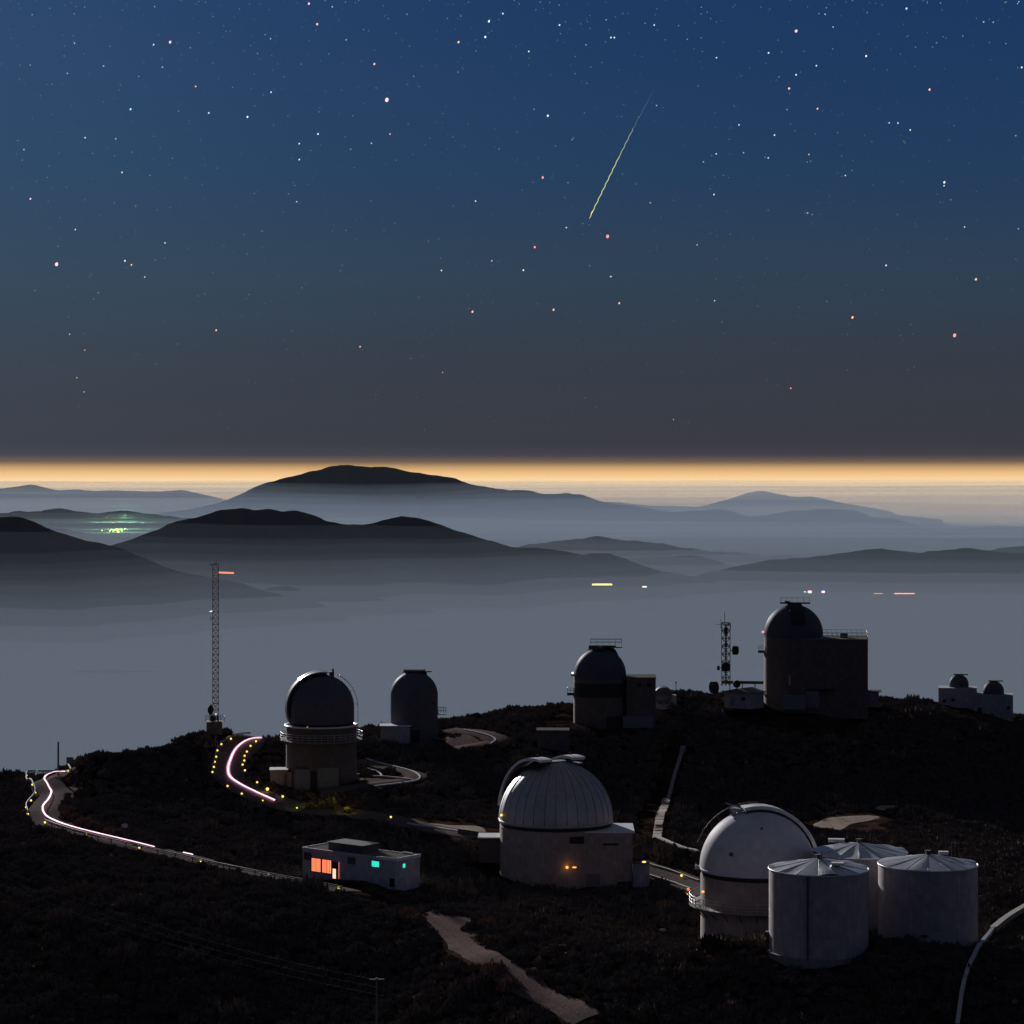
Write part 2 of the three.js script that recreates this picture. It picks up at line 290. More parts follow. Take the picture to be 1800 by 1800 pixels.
const spline = (() => {                                       // thin-plate spline
  const n = shape.length, N = n + 3, S = 100, A = [], b = [];
  const U = (r2) => (r2 < 1e-12 ? 0 : .5 * r2 * Math.log(r2));
  for (let i = 0; i < N; i++) { A.push(new Float64Array(N)); b.push(0); }
  for (let i = 0; i < n; i++) {
    for (let j = 0; j < n; j++) A[i][j] = U(((shape[i][0] - shape[j][0]) ** 2 + (shape[i][1] - shape[j][1]) ** 2) / S / S) + (i === j ? .0012 : 0);
    A[i][n] = A[n][i] = 1; A[i][n + 1] = A[n + 1][i] = shape[i][0] / S; A[i][n + 2] = A[n + 2][i] = shape[i][1] / S; b[i] = shape[i][2];
  }
  for (let c = 0; c < N; c++) {
    let p = c; for (let r = c + 1; r < N; r++) if (Math.abs(A[r][c]) > Math.abs(A[p][c])) p = r;
    [A[c], A[p]] = [A[p], A[c]]; [b[c], b[p]] = [b[p], b[c]];
    for (let r = c + 1; r < N; r++) { const f = A[r][c] / A[c][c]; if (f) { for (let k = c; k < N; k++) A[r][k] -= f * A[c][k]; b[r] -= f * b[c]; } }
  }
  const w = new Float64Array(N);
  for (let r = N - 1; r >= 0; r--) { let t = b[r]; for (let k = r + 1; k < N; k++) t -= A[r][k] * w[k]; w[r] = t / A[r][r]; }
  return (x, z) => { let v = w[n] + w[n + 1] * x / S + w[n + 2] * z / S; for (let i = 0; i < n; i++) v += w[i] * U(((x - shape[i][0]) ** 2 + (z - shape[i][1]) ** 2) / S / S); return v; };
})();
function smoothHeight(x, z) {
  const d0 = -z, px = 900 + x / Math.max(150, d0) * F, [dr] = lerpList(ridge, px);
  const d = Math.min(dr, Math.max(236, d0)), xc = Math.max(-150, Math.min(150, x * (d0 > dr ? dr / d0 : 1)));
  let y = spline(xc, -d);
  const over = d0 - dr;
  if (over > 0) y -= .55 * over * Math.min(1, over / 14 + .12);
  if (d0 < 236) y += (236 - d0) * .145;
  const out = Math.abs(x) - 150;
  if (out > 0 && d0 > 150) y -= out * .35;
  return y;
}
// roads, as runs of picture points dropped on the ground
function hit(px, py) {                                        // where a sight line meets the ground
  let a = 215;
  const under = (d) => { const p = P(px, py, d); return p.y - smoothHeight(p.x, p.z); };
  for (let d = 215; d < 560; d += 1) { if (under(d) <= 0) { let lo = a, hi = d; for (let i = 0; i < 12; i++) { const m = (lo + hi) / 2; if (under(m) <= 0) hi = m; else lo = m; } const p = P(px, py, hi); p.y = smoothHeight(p.x, p.z); return p; } a = d; }
  const p = P(px, py, 430); p.y = smoothHeight(p.x, p.z); return p;
}
function run(list, step = 1.2) {                              // picture points -> evenly spaced ground points
  const c = new THREE.CatmullRomCurve3(list.map(([x, y]) => hit(x, y)), false, 'centripetal');
  const pts = c.getSpacedPoints(Math.max(4, Math.round(c.getLength() / step)));
  for (const p of pts) p.y = smoothHeight(p.x, p.z);
  return pts;
}
const roads = [];
function road(list, half, lift = .06) { const pts = run(list); roads.push({ pts, half, lift }); return pts; }
const lowerRoad = road([[119, 1362], [110, 1363], [88, 1366], [78, 1373], [82, 1382], [89, 1396], [84, 1411], [75, 1426], [80, 1438], [97, 1449], [128, 1461], [178, 1474], [228, 1486], [275, 1496], [360, 1515], [450, 1535], [530, 1551], [600, 1565], [612, 1568]], 2.4);
const upperRoad = road([[500, 1294], [460, 1298], [432, 1305], [412, 1321], [403, 1340], [400, 1354], [404, 1367], [422, 1381], [450, 1395], [483, 1409], [530, 1421], [610, 1430], [690, 1441], [740, 1454], [800, 1463], [850, 1470]], 2.7);
const dirtRoad = road([[752, 1612], [795, 1640], [850, 1684], [930, 1735], [1032, 1791]], 1.4);
const loopRoad = road([[560, 1392], [610, 1385], [660, 1378], [720, 1371], [731, 1364], [700, 1354], [655, 1344], [630, 1336]], 1.9);
const backRoad = road([[1112, 1519], [1160, 1534], [1225, 1560], [1270, 1580]], 2.6);
const saddleRoad = road([[785, 1283], [830, 1287], [862, 1294], [873, 1302], [850, 1309], [800, 1318]], 2.2);
const pads = [];
const pad = (px, py, r) => { const p = hit(px, py); pads.push([p.x, p.z, r]); };
pad(1480, 1447, 7); pad(1446, 1452, 5.5); pad(1522, 1438, 5.5); pad(1560, 1420, 3); pad(770, 1452, 6); pad(735, 1449, 4.5); pad(815, 1459, 5.5); pad(845, 1460, 4); pad(790, 1470, 4.5); pad(1500, 1456, 5); pad(785, 1620, 3); pad(122, 1390, 2.6); pad(820, 1302, 4); pad(700, 1372, 5);
function calmAt(x, z) {                                       // 0 on a road or a yard, 1 in the open
  let m = 1;
  for (const r of roads) for (let i = 0; i < r.pts.length; i += 2) { const dd = (x - r.pts[i].x) ** 2 + (z - r.pts[i].z) ** 2; if (dd < 60) m = Math.min(m, THREE.MathUtils.smoothstep(Math.sqrt(dd), r.half + .1, r.half + 2.4)); }
  for (const [a, b, r] of pads) { const dd = (x - a) ** 2 + (z - b) ** 2; if (dd < 200) m = Math.min(m, THREE.MathUtils.smoothstep(Math.sqrt(dd), r, r + 3)); }
  return m;
}
function groundHeight(x, z, calm = calmAt(x, z)) {
  return smoothHeight(x, z) + calm * (1.5 * fbm(x / 13, z / 13, 5) + .25 * fbm(x / 2.1 + 9, z / 2.1, 3) - .1) - .02;
}
const axis = (a, b, step) => { const o = []; for (let v = a; v < b - 1e-6; v += step) o.push(v); return o; };
{
  const xs = [...axis(-2400, -400, 200), ...axis(-400, -140, 20), ...axis(-140, 140, .6), ...axis(140, 400, 20), ...axis(400, 2401, 200)];
  const ds = [...axis(-300, 180, 20), ...axis(180, 520, .6), ...axis(520, 700, 12), ...axis(700, 2301, 80)];
  const g = gridMesh('ground', xs.length, ds.length, (u, v) => {
    const x = xs[Math.round(u * (xs.length - 1))], d = ds[Math.round(v * (ds.length - 1))];
    return [x, Math.max(FLOOR - 60, Math.abs(x) < 145 && d > 175 && d < 525 ? groundHeight(x, -d) : smoothHeight(x, -d)), -d];
  }, earth(lin(.060, .044, .039)));
  const p = g.geometry.attributes.position, uv = new Float32Array(p.count * 2);
  for (let i = 0; i < p.count; i++) { uv[2 * i] = p.getX(i) / 23; uv[2 * i + 1] = p.getZ(i) / 23; }
  g.geometry.setAttribute('uv', new THREE.BufferAttribute(uv, 2));
  g.material.map = groundTex;
  structure(g);
}
// roads as low slabs with their own edges
function slab(name, pts, half, material, lift = .07, edge = 0) {
  const pos = [], idx = [], uv = [];
  const n = pts.length;
  for (let i = 0; i < n; i++) {
    const a = pts[Math.max(0, i - 1)], b = pts[Math.min(n - 1, i + 1)], t = b.clone().sub(a).setY(0).normalize(), s = V(-t.z, 0, t.x);
    const j1 = edge * fbm(i * .23, half, 3), j2 = edge * fbm(i * .23, half + 40, 3);
    const l = pts[i].clone().addScaledVector(s, -half + j1), r = pts[i].clone().addScaledVector(s, half + j2), m = pts[i].clone();
    for (const [q, drop, w] of [[l, -.5, -half], [l, 0, -half], [m, .05, 0], [r, 0, half], [r, -.5, half]]) {
      pos.push(q.x, smoothHeight(q.x, q.z) + lift + drop, q.z); uv.push(w, i * 1.2);
    }
  }
  for (let i = 0; i < n - 1; i++) for (let k = 0; k < 4; k++) { const a = i * 5 + k; idx.push(a, a + 1, a + 5, a + 1, a + 6, a + 5); }
  const g = new THREE.BufferGeometry();
  g.setAttribute('position', new THREE.Float32BufferAttribute(pos, 3)); g.setAttribute('uv', new THREE.Float32BufferAttribute(uv, 2)); g.setIndex(idx); g.computeVertexNormals();
  const m = new THREE.Mesh(g, material); m.name = numbered(name); m.receiveShadow = m.castShadow = true; scene.add(m);
  return structure(m);
}
const asphalt = earth(lin(.20, .165, .16), scaled(gravelTex, 2.5)), dirt = earth(lin(.22, .165, .16), scaled(gravelTex, 3.5)), gravel = earth(lin(.50, .41, .35), scaled(gravelTex, 3));
slab('road', lowerRoad, 2.5, asphalt); slab('road', upperRoad, 2.7, asphalt); slab('road', loopRoad, 1.9, asphalt); slab('road', backRoad, 2.6, asphalt); slab('road', saddleRoad, 2.2, dirt, .07, .6);
slab('dirt_track', dirtRoad, 1.45, dirt, .07, 1.0);
function yard(name, list, material, lift = .05) {              // an uneven patch of bare ground inside a ring of picture points
  const ring = run([...list, list[0]], .8), c = ring.reduce((a, p) => a.add(p), V(0, 0, 0)).divideScalar(ring.length), pos = [], uv = [], idx = [], N = 7;
  ring.forEach((p, i) => { const q = p.clone().lerp(c, .08 * (fbm(i * .35, 3, 3) + .4)); for (let k = 0; k <= N; k++) { const r = c.clone().lerp(q, k / N); pos.push(r.x, smoothHeight(r.x, r.z) + lift - (k === N ? .25 : 0) + .05 * fbm(r.x, r.z, 2), r.z); uv.push(r.x, r.z); } });
  for (let i = 0; i < ring.length - 1; i++) for (let k = 0; k < N; k++) { const a = i * (N + 1) + k; idx.push(a, a + 1, a + N + 1, a + 1, a + N + 2, a + N + 1); }
  const g = new THREE.BufferGeometry();
  g.setAttribute('position', new THREE.Float32BufferAttribute(pos, 3)); g.setAttribute('uv', new THREE.Float32BufferAttribute(uv, 2)); g.setIndex(idx); g.computeVertexNormals();
  const m = new THREE.Mesh(g, material); m.name = numbered(name); m.receiveShadow = true; scene.add(m);
  return structure(m);
}
yard('gravel_yard', [[1422, 1450], [1445, 1438], [1490, 1432], [1552, 1432], [1545, 1441], [1505, 1448], [1480, 1460], [1450, 1463], [1425, 1458]], gravel);
yard('gravel_yard', [[1534, 1421], [1552, 1415], [1582, 1417], [1578, 1423], [1550, 1425]], gravel);
yard('gravel_yard', [[700, 1447], [740, 1444], [800, 1450], [850, 1452], [850, 1468], [790, 1470], [740, 1458]], gravel, .045);
yard('dirt_yard', [[738, 1602], [765, 1597], [800, 1603], [838, 1612], [848, 1625], [845, 1648], [820, 1652], [780, 1632]], dirt, .05);
yard('dirt_yard', [[106, 1382], [124, 1381], [140, 1386], [132, 1394], [128, 1404], [108, 1408], [102, 1394]], asphalt, .05);
yard('dirt_yard', [[785, 1287], [820, 1290], [845, 1300], [850, 1310], [800, 1318], [782, 1308]], dirt, .045);
yard('dirt_yard', [[630, 1366], [690, 1370], [725, 1373], [700, 1380], [650, 1385], [628, 1378]], dirt, .045);

// ---------------------------------------------------------------- low scrub and stones
const scrubMat = earth(lin(.115, .095, .085)), stoneMat = earth(lin(.17, .145, .13));
function bushShape(seed, leaves = 90) {                         // upright twigs and narrow leaves round a low woody heart
  const r = rng(seed), pos = [], a = V(), u = V(), w = V();
  for (let i = 0; i < leaves; i++) {
    const th = r() * 6.283, ph = Math.acos(r() * .98), rr = .5 + .5 * r() + .12 * Math.sin(th * 3 + seed), f = r() * 6.283;
    a.set(Math.sin(ph) * Math.cos(th) * rr, Math.cos(ph) * rr * .8 + .02, Math.sin(ph) * Math.sin(th) * rr);
    const s = .2 + .2 * r();
    u.set((r() - .5) * .7, 1, (r() - .5) * .7).normalize().multiplyScalar(s); w.set(Math.cos(f), (r() - .5) * .3, Math.sin(f)).multiplyScalar(s * .55);
    pos.push(a.x - w.x, a.y - w.y - u.y * .4, a.z - w.z, a.x + w.x, a.y + w.y - u.y * .4, a.z + w.z, a.x + u.x, a.y + u.y, a.z + u.z);
  }
  const g = new THREE.BufferGeometry();
  g.setAttribute('position', new THREE.Float32BufferAttribute(pos, 3));
  g.computeVertexNormals();
  return mergeGeometries([flat(g), flat(new THREE.IcosahedronGeometry(.5, 1).scale(1, .5, 1))]);
}
function stoneShape(seed) {
  const g = new THREE.IcosahedronGeometry(.5, 1), p = g.attributes.position;
  for (let i = 0; i < p.count; i++) { const k = 1 + .5 * noise(p.getX(i) * 2.3 + seed, p.getY(i) * 2.3 + p.getZ(i) * 1.7 + seed); p.setXYZ(i, p.getX(i) * k * 1.2, p.getY(i) * k * .7, p.getZ(i) * k); }
  g.computeVertexNormals();
  return g;
}
const bushes = [bushShape(3), bushShape(8), bushShape(15)], stones = [stoneShape(2), stoneShape(5), stoneShape(9)];
const keepOut = [];                                            // footprints of buildings, filled below
function clearRun(list, r, back = 2.6) { for (const p of run(list, 1.5)) keepOut.push([p.x, p.z, r], [p.x + moonDir.x * back, p.z + moonDir.z * back, r], [p.x + moonDir.x * back * 2, p.z + moonDir.z * back * 2, r]); }
const clearOf = (x, z) => keepOut.every(([a, b, r]) => (x - a) ** 2 + (z - b) ** 2 > r * r);
clearRun([[1155, 1471], [1160, 1446], [1172, 1411]], 1.6); clearRun([[1173, 1410], [1186, 1362], [1198, 1324]], 1.1, 2); clearRun([[1199, 1322], [1201, 1314]], 1.4); clearRun([[1156, 1471], [1180, 1481], [1210, 1496], [1226, 1503]], 1.1); clearRun([[545, 1552], [600, 1560], [680, 1580]], 2.2, 0);
function scatter(name, shapes, material, count, size, density, sink) {
  const r = rng(name.length * 77 + count), m4 = new THREE.Matrix4(), q = new THREE.Quaternion(), e = new THREE.Euler();
  shapes.forEach((g, k) => {
    const list = [];
    for (let tries = 0; list.length < count && tries < count * 12; tries++) {
      const d = Math.sqrt(222 * 222 + r() * (505 * 505 - 222 * 222)), x = (r() - .5) * 2 * d * .235, z = -d;
      if (fbm(x / 17 + 5, z / 17 + k, 3) + density < r() * .9 - .2 || !clearOf(x, z) || calmAt(x, z) < .1) continue;
      const s = size * (.45 + 1.1 * r() * r());
      e.set((r() - .5) * .4, r() * 6.28, (r() - .5) * .4); q.setFromEuler(e);
      list.push(m4.compose(V(x, groundHeight(x, z) - s * sink, z), q, V(s * (.8 + .5 * r()), s * (.7 + .5 * r()), s)).clone());
    }
    const o = new THREE.InstancedMesh(g, material, list.length);
    list.forEach((m, i) => o.setMatrixAt(i, m));
    o.name = numbered(name); o.castShadow = o.receiveShadow = true; o.userData.kind = 'stuff';
    scene.add(o);
  });
}

// ---------------------------------------------------------------- the observatory buildings
const toCamera = (p) => Math.atan2(-p.x, -p.z);
function site(name, label, category, px, py, d, r, group) {    // a building turned to face the viewpoint; k turns picture points at its depth into metres
  const p = P(px, py, d), o = thing(name, label, category, p, toCamera(p), group);
  if (r) keepOut.push([p.x, p.z, r]);
  return [o, d / F];
}
function shutter(g, R, y, az, side, width, from, to, thick, mat, lift) {
  part(g, 'shutter_shadow', arch(R, y, az, side, width + .5, from - .04, to + .02, .07, .02), M.black);  // black arch painted in as the shadow line along the shutter
  return part(g, 'shutter', arch(R, y, az, side, width, from, to, thick, lift ?? .14), mat);
}
const rad = (a) => a * Math.PI / 180;
{ // white dome in front
  const [g, k] = site('telescope_dome', 'large smooth white dome on a tan round tower, beside the three water tanks', 'dome', 1331, 1664, 283, 8.6);
  const R = 101 * k, y = 136 * k;
  part(g, 'tower_wall', drum(R * .985, y - .55 + 2.5, -2.5, 96), M.tanWall);
  part(g, 'gap_band', drum(R * .965, .62, y - .56, 96), M.black);
  part(g, 'rim', tubeDrum(R + .05, .32, y - .02, .3, 96), M.whiteDome);
  const dome = part(g, 'dome', ballCap(R, y + .28, 0, Math.PI / 2, 112, 48), M.whiteDome);
  shutter(g, R, y + .28, rad(104), 0, 2.3, rad(-2), rad(104), .42, M.bright);
  part(g, 'side_rail', [tube([20, 35, 50, 65, 80, 92].map((e) => V(-Math.cos(rad(e)) * (R + .75), y + .28 + Math.sin(rad(e)) * (R + .75), -1.2)), .06, 30), ...[30, 50, 70].map((e) => rod(V(-Math.cos(rad(e)) * (R + .75), y + .28 + Math.sin(rad(e)) * (R + .75), -1.2), V(-Math.cos(rad(e)) * R * .985, y + .28 + Math.sin(rad(e)) * R * .985, -1.2), .04))], M.darkSteel);
  part(g, 'hoist', [box(1.3, .45, 1.6, -2.5, y + R + .25, .2), box(.5, .9, .7, -2.7, y + R - .1, .6), rod(V(-3.7, y + R + .9, -.6), V(-1.7, y + R + .55, 1.2), .09), rod(V(-3.3, y + R + .55, -.2), V(-1.6, y + R + .15, 1.5), .07), rod(V(-3.2, y + R - .3, 1), V(-1.5, y + R + .1, 1.2), .08)], M.steel);
  part(g, 'hatch', box(.45, .4, .1, -3.0, y + 2.6, R * .86, -.45), M.greyDome); part(g, 'hatch', box(.3, .3, .1, .5, y + R * .8, R * .66), M.greyDome);
  part(g, 'walkway', new THREE.LatheGeometry([[R * .97, 0], [R + 1.25, 0], [R + 1.25, .16], [R * .97, .16]].map(([a, b]) => new THREE.Vector2(a, b)), 96).translate(0, 74 * k, 0), M.concrete);
  part(g, 'railing', railing(R + 1.2, 74 * k + .16, 1.15, 56, 3, 0, 2 * Math.PI, .04), M.steel);
  for (let i = 0; i < 24; i++) { const a = i * Math.PI / 12; part(g, 'bracket', rod(V(Math.cos(a) * (R + 1.1), 74 * k, Math.sin(a) * (R + 1.1)), V(Math.cos(a) * R * .98, 74 * k - 1.1, Math.sin(a) * R * .98), .06), M.darkSteel); }
  const lamp = part(g, 'wall_lamp', [box(.35, .2, .2, -R * .93, 101 * k, R * .36)], LIT.orange);
  part(g, 'rim_lamp', [box(.55, .4, .5, -R - .25, y + .15, .2), rod(V(-R - .5, y + .5, .2), V(-R + .3, y + .1, .9), .09)], M.bright);
}
{ // silver dome
  const [g, k] = site('telescope_dome', 'silver metal dome with vertical seams and two white arched shutters, above a tan annex', 'dome', 977, 1538, 340, 12);
  const R = 100 * k, y = 100 * k;
  part(g, 'tower_wall', drum(R * .985, y - .9 + 2.5, -2.5, 96), M.tanWall);
  part(g, 'gap_band', drum(R * .97, .55, y - .92, 96), M.black);
  part(g, 'rim', tubeDrum(R + .04, .4, y - .42, .3, 96), M.silver);
  const N = 32;
  for (let i = 0; i < N; i++) {
    const a0 = i * 2 * Math.PI / N, w = 2 * Math.PI / N, r = R + .02 * (rand() - .5);
    part(g, 'dome_panel', ballCap(r, y, .12, Math.PI / 2, 4, 22, a0 + .006, w - .012), M.silver);
    const pts = []; for (let e = 4; e <= 83; e += 6) pts.push(V(-Math.cos(a0) * Math.cos(rad(e)) * (R + .02), y + Math.sin(rad(e)) * (R + .02), Math.sin(a0) * Math.cos(rad(e)) * (R + .02)));
    part(g, 'seam', tube(pts, .035, 18, 5), M.seam);
  }
  part(g, 'crown', ballCap(R + .05, y, 0, .14, 32, 6), M.silver);
  const az = rad(-143);
  part(g, 'slit_opening', arch(R, y, az, 0, 4.2, rad(10), rad(96), .05, .05), M.black);
  for (const s of [2.9, -2.9]) part(g, 'slit_frame', arch(R, y, az, s, 2.5, rad(12), rad(97), .06, .04), M.black);
  part(g, 'shutter', arch(R, y, az, 2.9, 2.1, rad(8), rad(101), .35, .75), M.bright);
  part(g, 'shutter', arch(R, y, az, -2.9, 2.1, rad(8), rad(101), .35, .75), M.bright);
  for (const s of [2.9, -2.9]) part(g, 'shutter_strut', [rod(V(Math.sin(az) * .4 - .8 * s, y + R - .9, Math.cos(az) * .4 + .6 * s), V(Math.sin(az) * .4 - .8 * s, y + R + 1.1, Math.cos(az) * .4 + .6 * s), .07)], M.darkSteel);
  const annex = part(g, 'annex', [bx(8.2, 9.4, 8, 6.5, -2.5, 2.6)], M.tanWall);
  part(annex, 'annex_roof', [bx(8.6, .22, 8.4, 6.6, 6.9, 2.6)], M.bright);
  part(annex, 'vent', [bx(2.1, .28, .12, 7.6, 5.2, 6.62)], M.black);
  part(annex, 'annex_door', [bx(2.2, 2.4, .14, 5.0, -1.2, 6.62)], M.panelDoor);
  part(annex, 'side_hatch', [bx(1.9, 1.3, 1.6, 9.5, -1.1, 6.4)], M.black);
  part(g, 'canopy', [bx(2.0, .9, 1.6, 2.9, 5.6, 7.0)], M.black);
  part(g, 'low_annex', [bx(3.2, 3.4, 4, -9.2, 2.6 - .8, -1.5)], M.darkWall);
  part(g, 'low_annex_roof', [bx(3.6, .16, 4.4, -9.2, 5.22, -1.5)], M.bright);
  const l1 = part(g, 'porch_lamp', [new THREE.SphereGeometry(.2, 12, 8).translate(1.55, 30 * k, 8.3)], LIT.orange);
  part(g, 'porch_lamp', [new THREE.SphereGeometry(.13, 12, 8).scale(2.4, .8, 1).translate(2.55, 30 * k, 8.3)], LIT.orange);
  const pl = new THREE.PointLight(new THREE.Color(1, .5, .15), .35); pl.position.set(1.55, 30 * k, 8.3); pl.castShadow = true; g.add(pl);
  part(g, 'side_lamp', [box(.3, .3, .3, -R - .05, y - .15, .3)], M.bright);
  part(g, 'reflection_glow', [new THREE.SphereGeometry(.17, 10, 8).translate(-R * .95, 110 * k, R * .36)], LIT.yellow);  // glowing ball stands in for a lamp's reflection on the dome
}
{ // left dome beside the bright road
  const [g, k] = site('telescope_dome', 'dark grey dome with a ladder up its right side, beside the light-streaked upper road', 'dome', 565, 1370, 400, 7.5);
  const R = 57.5 * k, y = 127 * k;
  part(g, 'tower_wall', drum(62 * k, 9 + 2.5, -2.5, 80), M.brownWall);
  part(g, 'wall_joint', ringAt(62 * k + .01, 6.1, .05), M.darkSteel);
  part(g, 'gap_band', drum(R * .98, .7, 8.95, 80), M.black);
  part(g, 'dome_skirt', drum(R, y - 9.55, 9.55, 80), M.greyDome);
  part(g, 'dome', ballCap(R, y, 0, Math.PI / 2, 80, 32), M.greyDome);
  shutter(g, R, y, rad(-82), 0, 2.2, rad(-24), rad(98), .34, M.greyDome, .2);
  for (const s of [1.2, -1]) part(g, 'shutter_edge', arch(R, y, rad(-82), s, .36, rad(50), rad(100), .16, .52), M.bright);  // raised white bars stand in for the moonlit rim
  part(g, 'hoist', [box(.8, .9, .9, 1.7, y + R + .05, .6), box(.35, .6, .4, 1.9, y + R + .7, .5)], M.brownWall);
  const arc = (z) => tube([-26, -10, 10, 30, 50, 66].map((e) => V(Math.cos(rad(Math.max(e, 0))) * (R + .6), y + (e < 0 ? e * .1 : Math.sin(rad(e)) * (R + .6)), z)), .045, 36);
  part(g, 'ladder', [arc(-.3), arc(.35), ...Array.from({ length: 16 }, (_, i) => { const e = rad(-4 + i * 4.6), c = Math.cos(e) * (R + .6), s = y + Math.sin(e) * (R + .6); return rod(V(c, s, -.3), V(c, s, .35), .035); }), ...[5, 28, 50].map((e) => rod(V(Math.cos(rad(e)) * (R + .6), y + Math.sin(rad(e)) * (R + .6), 0), V(Math.cos(rad(e)) * R * .98, y + Math.sin(rad(e)) * R * .98, 0), .04))], M.steel);
  part(g, 'walkway', new THREE.LatheGeometry([[62 * k - .1, 0], [72 * k, 0], [72 * k, .14], [62 * k - .1, .14]].map(([a, b]) => new THREE.Vector2(a, b)), 80).translate(0, 6.6, 0), M.concrete);
  part(g, 'railing', railing(72 * k - .05, 6.74, 1.2, 40, 3), M.steel);
  part(g, 'cornice', [tubeDrum(65 * k, .25, 8.95, .5, 80)], M.bright);
  part(g, 'porch', [bx(2.6, 3.6, 1.6, -3.1, -1.2, 5.0)], M.panelDoor);
  part(g, 'garage_door', [bx(3.4, 3.9, 1.2, 1.1, -1.3, 5.4)], M.panelDoor);
  part(g, 'dark_doorway', [bx(.9, 3.2, .5, -1.3, -1.2, 5.7)], M.black);
  const an = part(g, 'annex', [bx(2.8, 4.4, 3.4, -7.0, -2.5, 1.4), bx(2.0, 4.0, 3.0, -5.2, -2.4, 1.6)], M.tanWall);
  part(an, 'annex_roof', [bx(3.1, .14, 3.6, -7.0, 1.92, 1.4)], M.bright);
  part(an, 'annex_door', [bx(.7, 1.7, .1, -7.2, -2.0, 3.14)], M.black);
  part(g, 'band_lamp', [new THREE.SphereGeometry(.1, 8, 6).translate(-2.3, 9.15, R * .9)], LIT.yellow);
}
{ // narrow white dome
  const [g, k] = site('telescope_dome', 'narrow round-topped white tower with a small platform on its right side', 'dome', 728, 1301, 440, 6.5);
  const R = 41.5 * k, y = 79 * k;
  part(g, 'tower_wall', drum(R, 4.9 + 2.5, -2.5, 64), M.greyDome);
  part(g, 'dome_skirt', drum(R + .03, y - 4.9, 4.9, 64), M.greyDome);
  part(g, 'dome', ballCap(R + .03, y, 0, Math.PI / 2, 64, 28), M.greyDome);
  shutter(g, R, y, rad(172), 0, 3.6, rad(20), rad(104), .34, M.greyDome, .12);
  part(g, 'hoist_beam', [box(2.6, .22, .3, 1.9, y + R + .05, .8)], M.darkSteel);
  const an = part(g, 'annex', [bx(5.3, 4.9, 4, -3.4, -1.9, 3)], M.whiteWall);
  part(an, 'annex_roof', [bx(5.7, .16, 4.4, -3.4, 3.0, 3)], M.bright);
  part(g, 'door', [bx(1.3, 2.7, .3, .3, -.4, R + .02)], M.black);
  part(g, 'platform', [bx(1.7, .14, 1.6, R + .75, 4.7, 0)], M.darkSteel);
  for (const z of [.75, -.75]) part(g, 'railing', straightRail(V(R + .1, 4.84, z), V(R + 1.5, 4.84, z), 1.1, 3, 2), M.darkSteel);
  part(g, 'window', [box(.4, .4, .2, R * .78, 68 * k, R * .64)], M.black);
}
{ // middle dome
  const [g, k] = site('telescope_dome', 'dark dome with railing on top and a tall block at its right, mid ridge', 'dome', 1055, 1267, 450, 11);
  const R = 45.5 * k, y = 82 * k;
  part(g, 'tower_wall', drum(47 * k, 8 + 2.5, -2.5, 72), M.darkWall);
  part(g, 'tower_band', drum(47 * k + .06, 2.6, 4.7, 72), M.black);
  part(g, 'dome_skirt', drum(R, y - 7.9, 7.9, 72), M.darkDome);
  part(g, 'dome', ballCap(R, y, 0, Math.PI / 2, 72, 30), M.darkDome);
  shutter(g, R, y, rad(150), 0, 2.9, rad(15), rad(110), .42, M.darkDome, .2);
  part(g, 'top_platform', [box(5.0, .3, 1.8, .4, y + R + .45, 0), box(1.7, .2, .7, 3.3, y + R + .2, .2)], M.darkSteel);
  part(g, 'top_railing', [...straightRail(V(-1.8, y + R + .6, .85), V(4.0, y + R + .6, .85), 1.1, 5, 2), ...straightRail(V(-1.8, y + R + .6, -.85), V(4.0, y + R + .6, -.85), 1.1, 5, 2)], M.darkSteel);
  const an = part(g, 'block', [bx(5.4, 10.4, 7.2, 7.6, -2.2, -.4)], M.darkWall);
  part(an, 'block_roof', [bx(5.6, .2, 7.4, 7.6, 8.2, -.4)], M.roof);
  for (const x of [7.2, 9.0]) part(an, 'window', [bx(.75, .75, .1, x, 6.6, 3.24)], M.black);
  part(g, 'entrance_box', [bx(5.6, 3.2, 2.2, 7.0, -1.9, 4.2)], M.panelDoor);
  part(g, 'doorway', [bx(2.6, 2.6, .5, 2.4, -1.4, 4.6)], M.black);
  part(g, 'balcony', [bx(1.3, .5, 2.0, -5.5, 4.8, 0)], M.darkSteel);
  part(g, 'balcony_railing', [...straightRail(V(-6.1, 5.3, 1), V(-5, 5.3, 1), .9, 2, 2), ...straightRail(V(-6.1, 5.3, -1), V(-6.1, 5.3, 1), .9, 3, 2)], M.steel);
  part(g, 'beacon_arm', [box(.7, .3, .4, -5.1, 80 * k, 0)], M.darkSteel);
  part(g, 'beacon_lamp', [new THREE.SphereGeometry(.2, 10, 8).translate(-5.15, 84 * k, 0)], LIT.white);
}
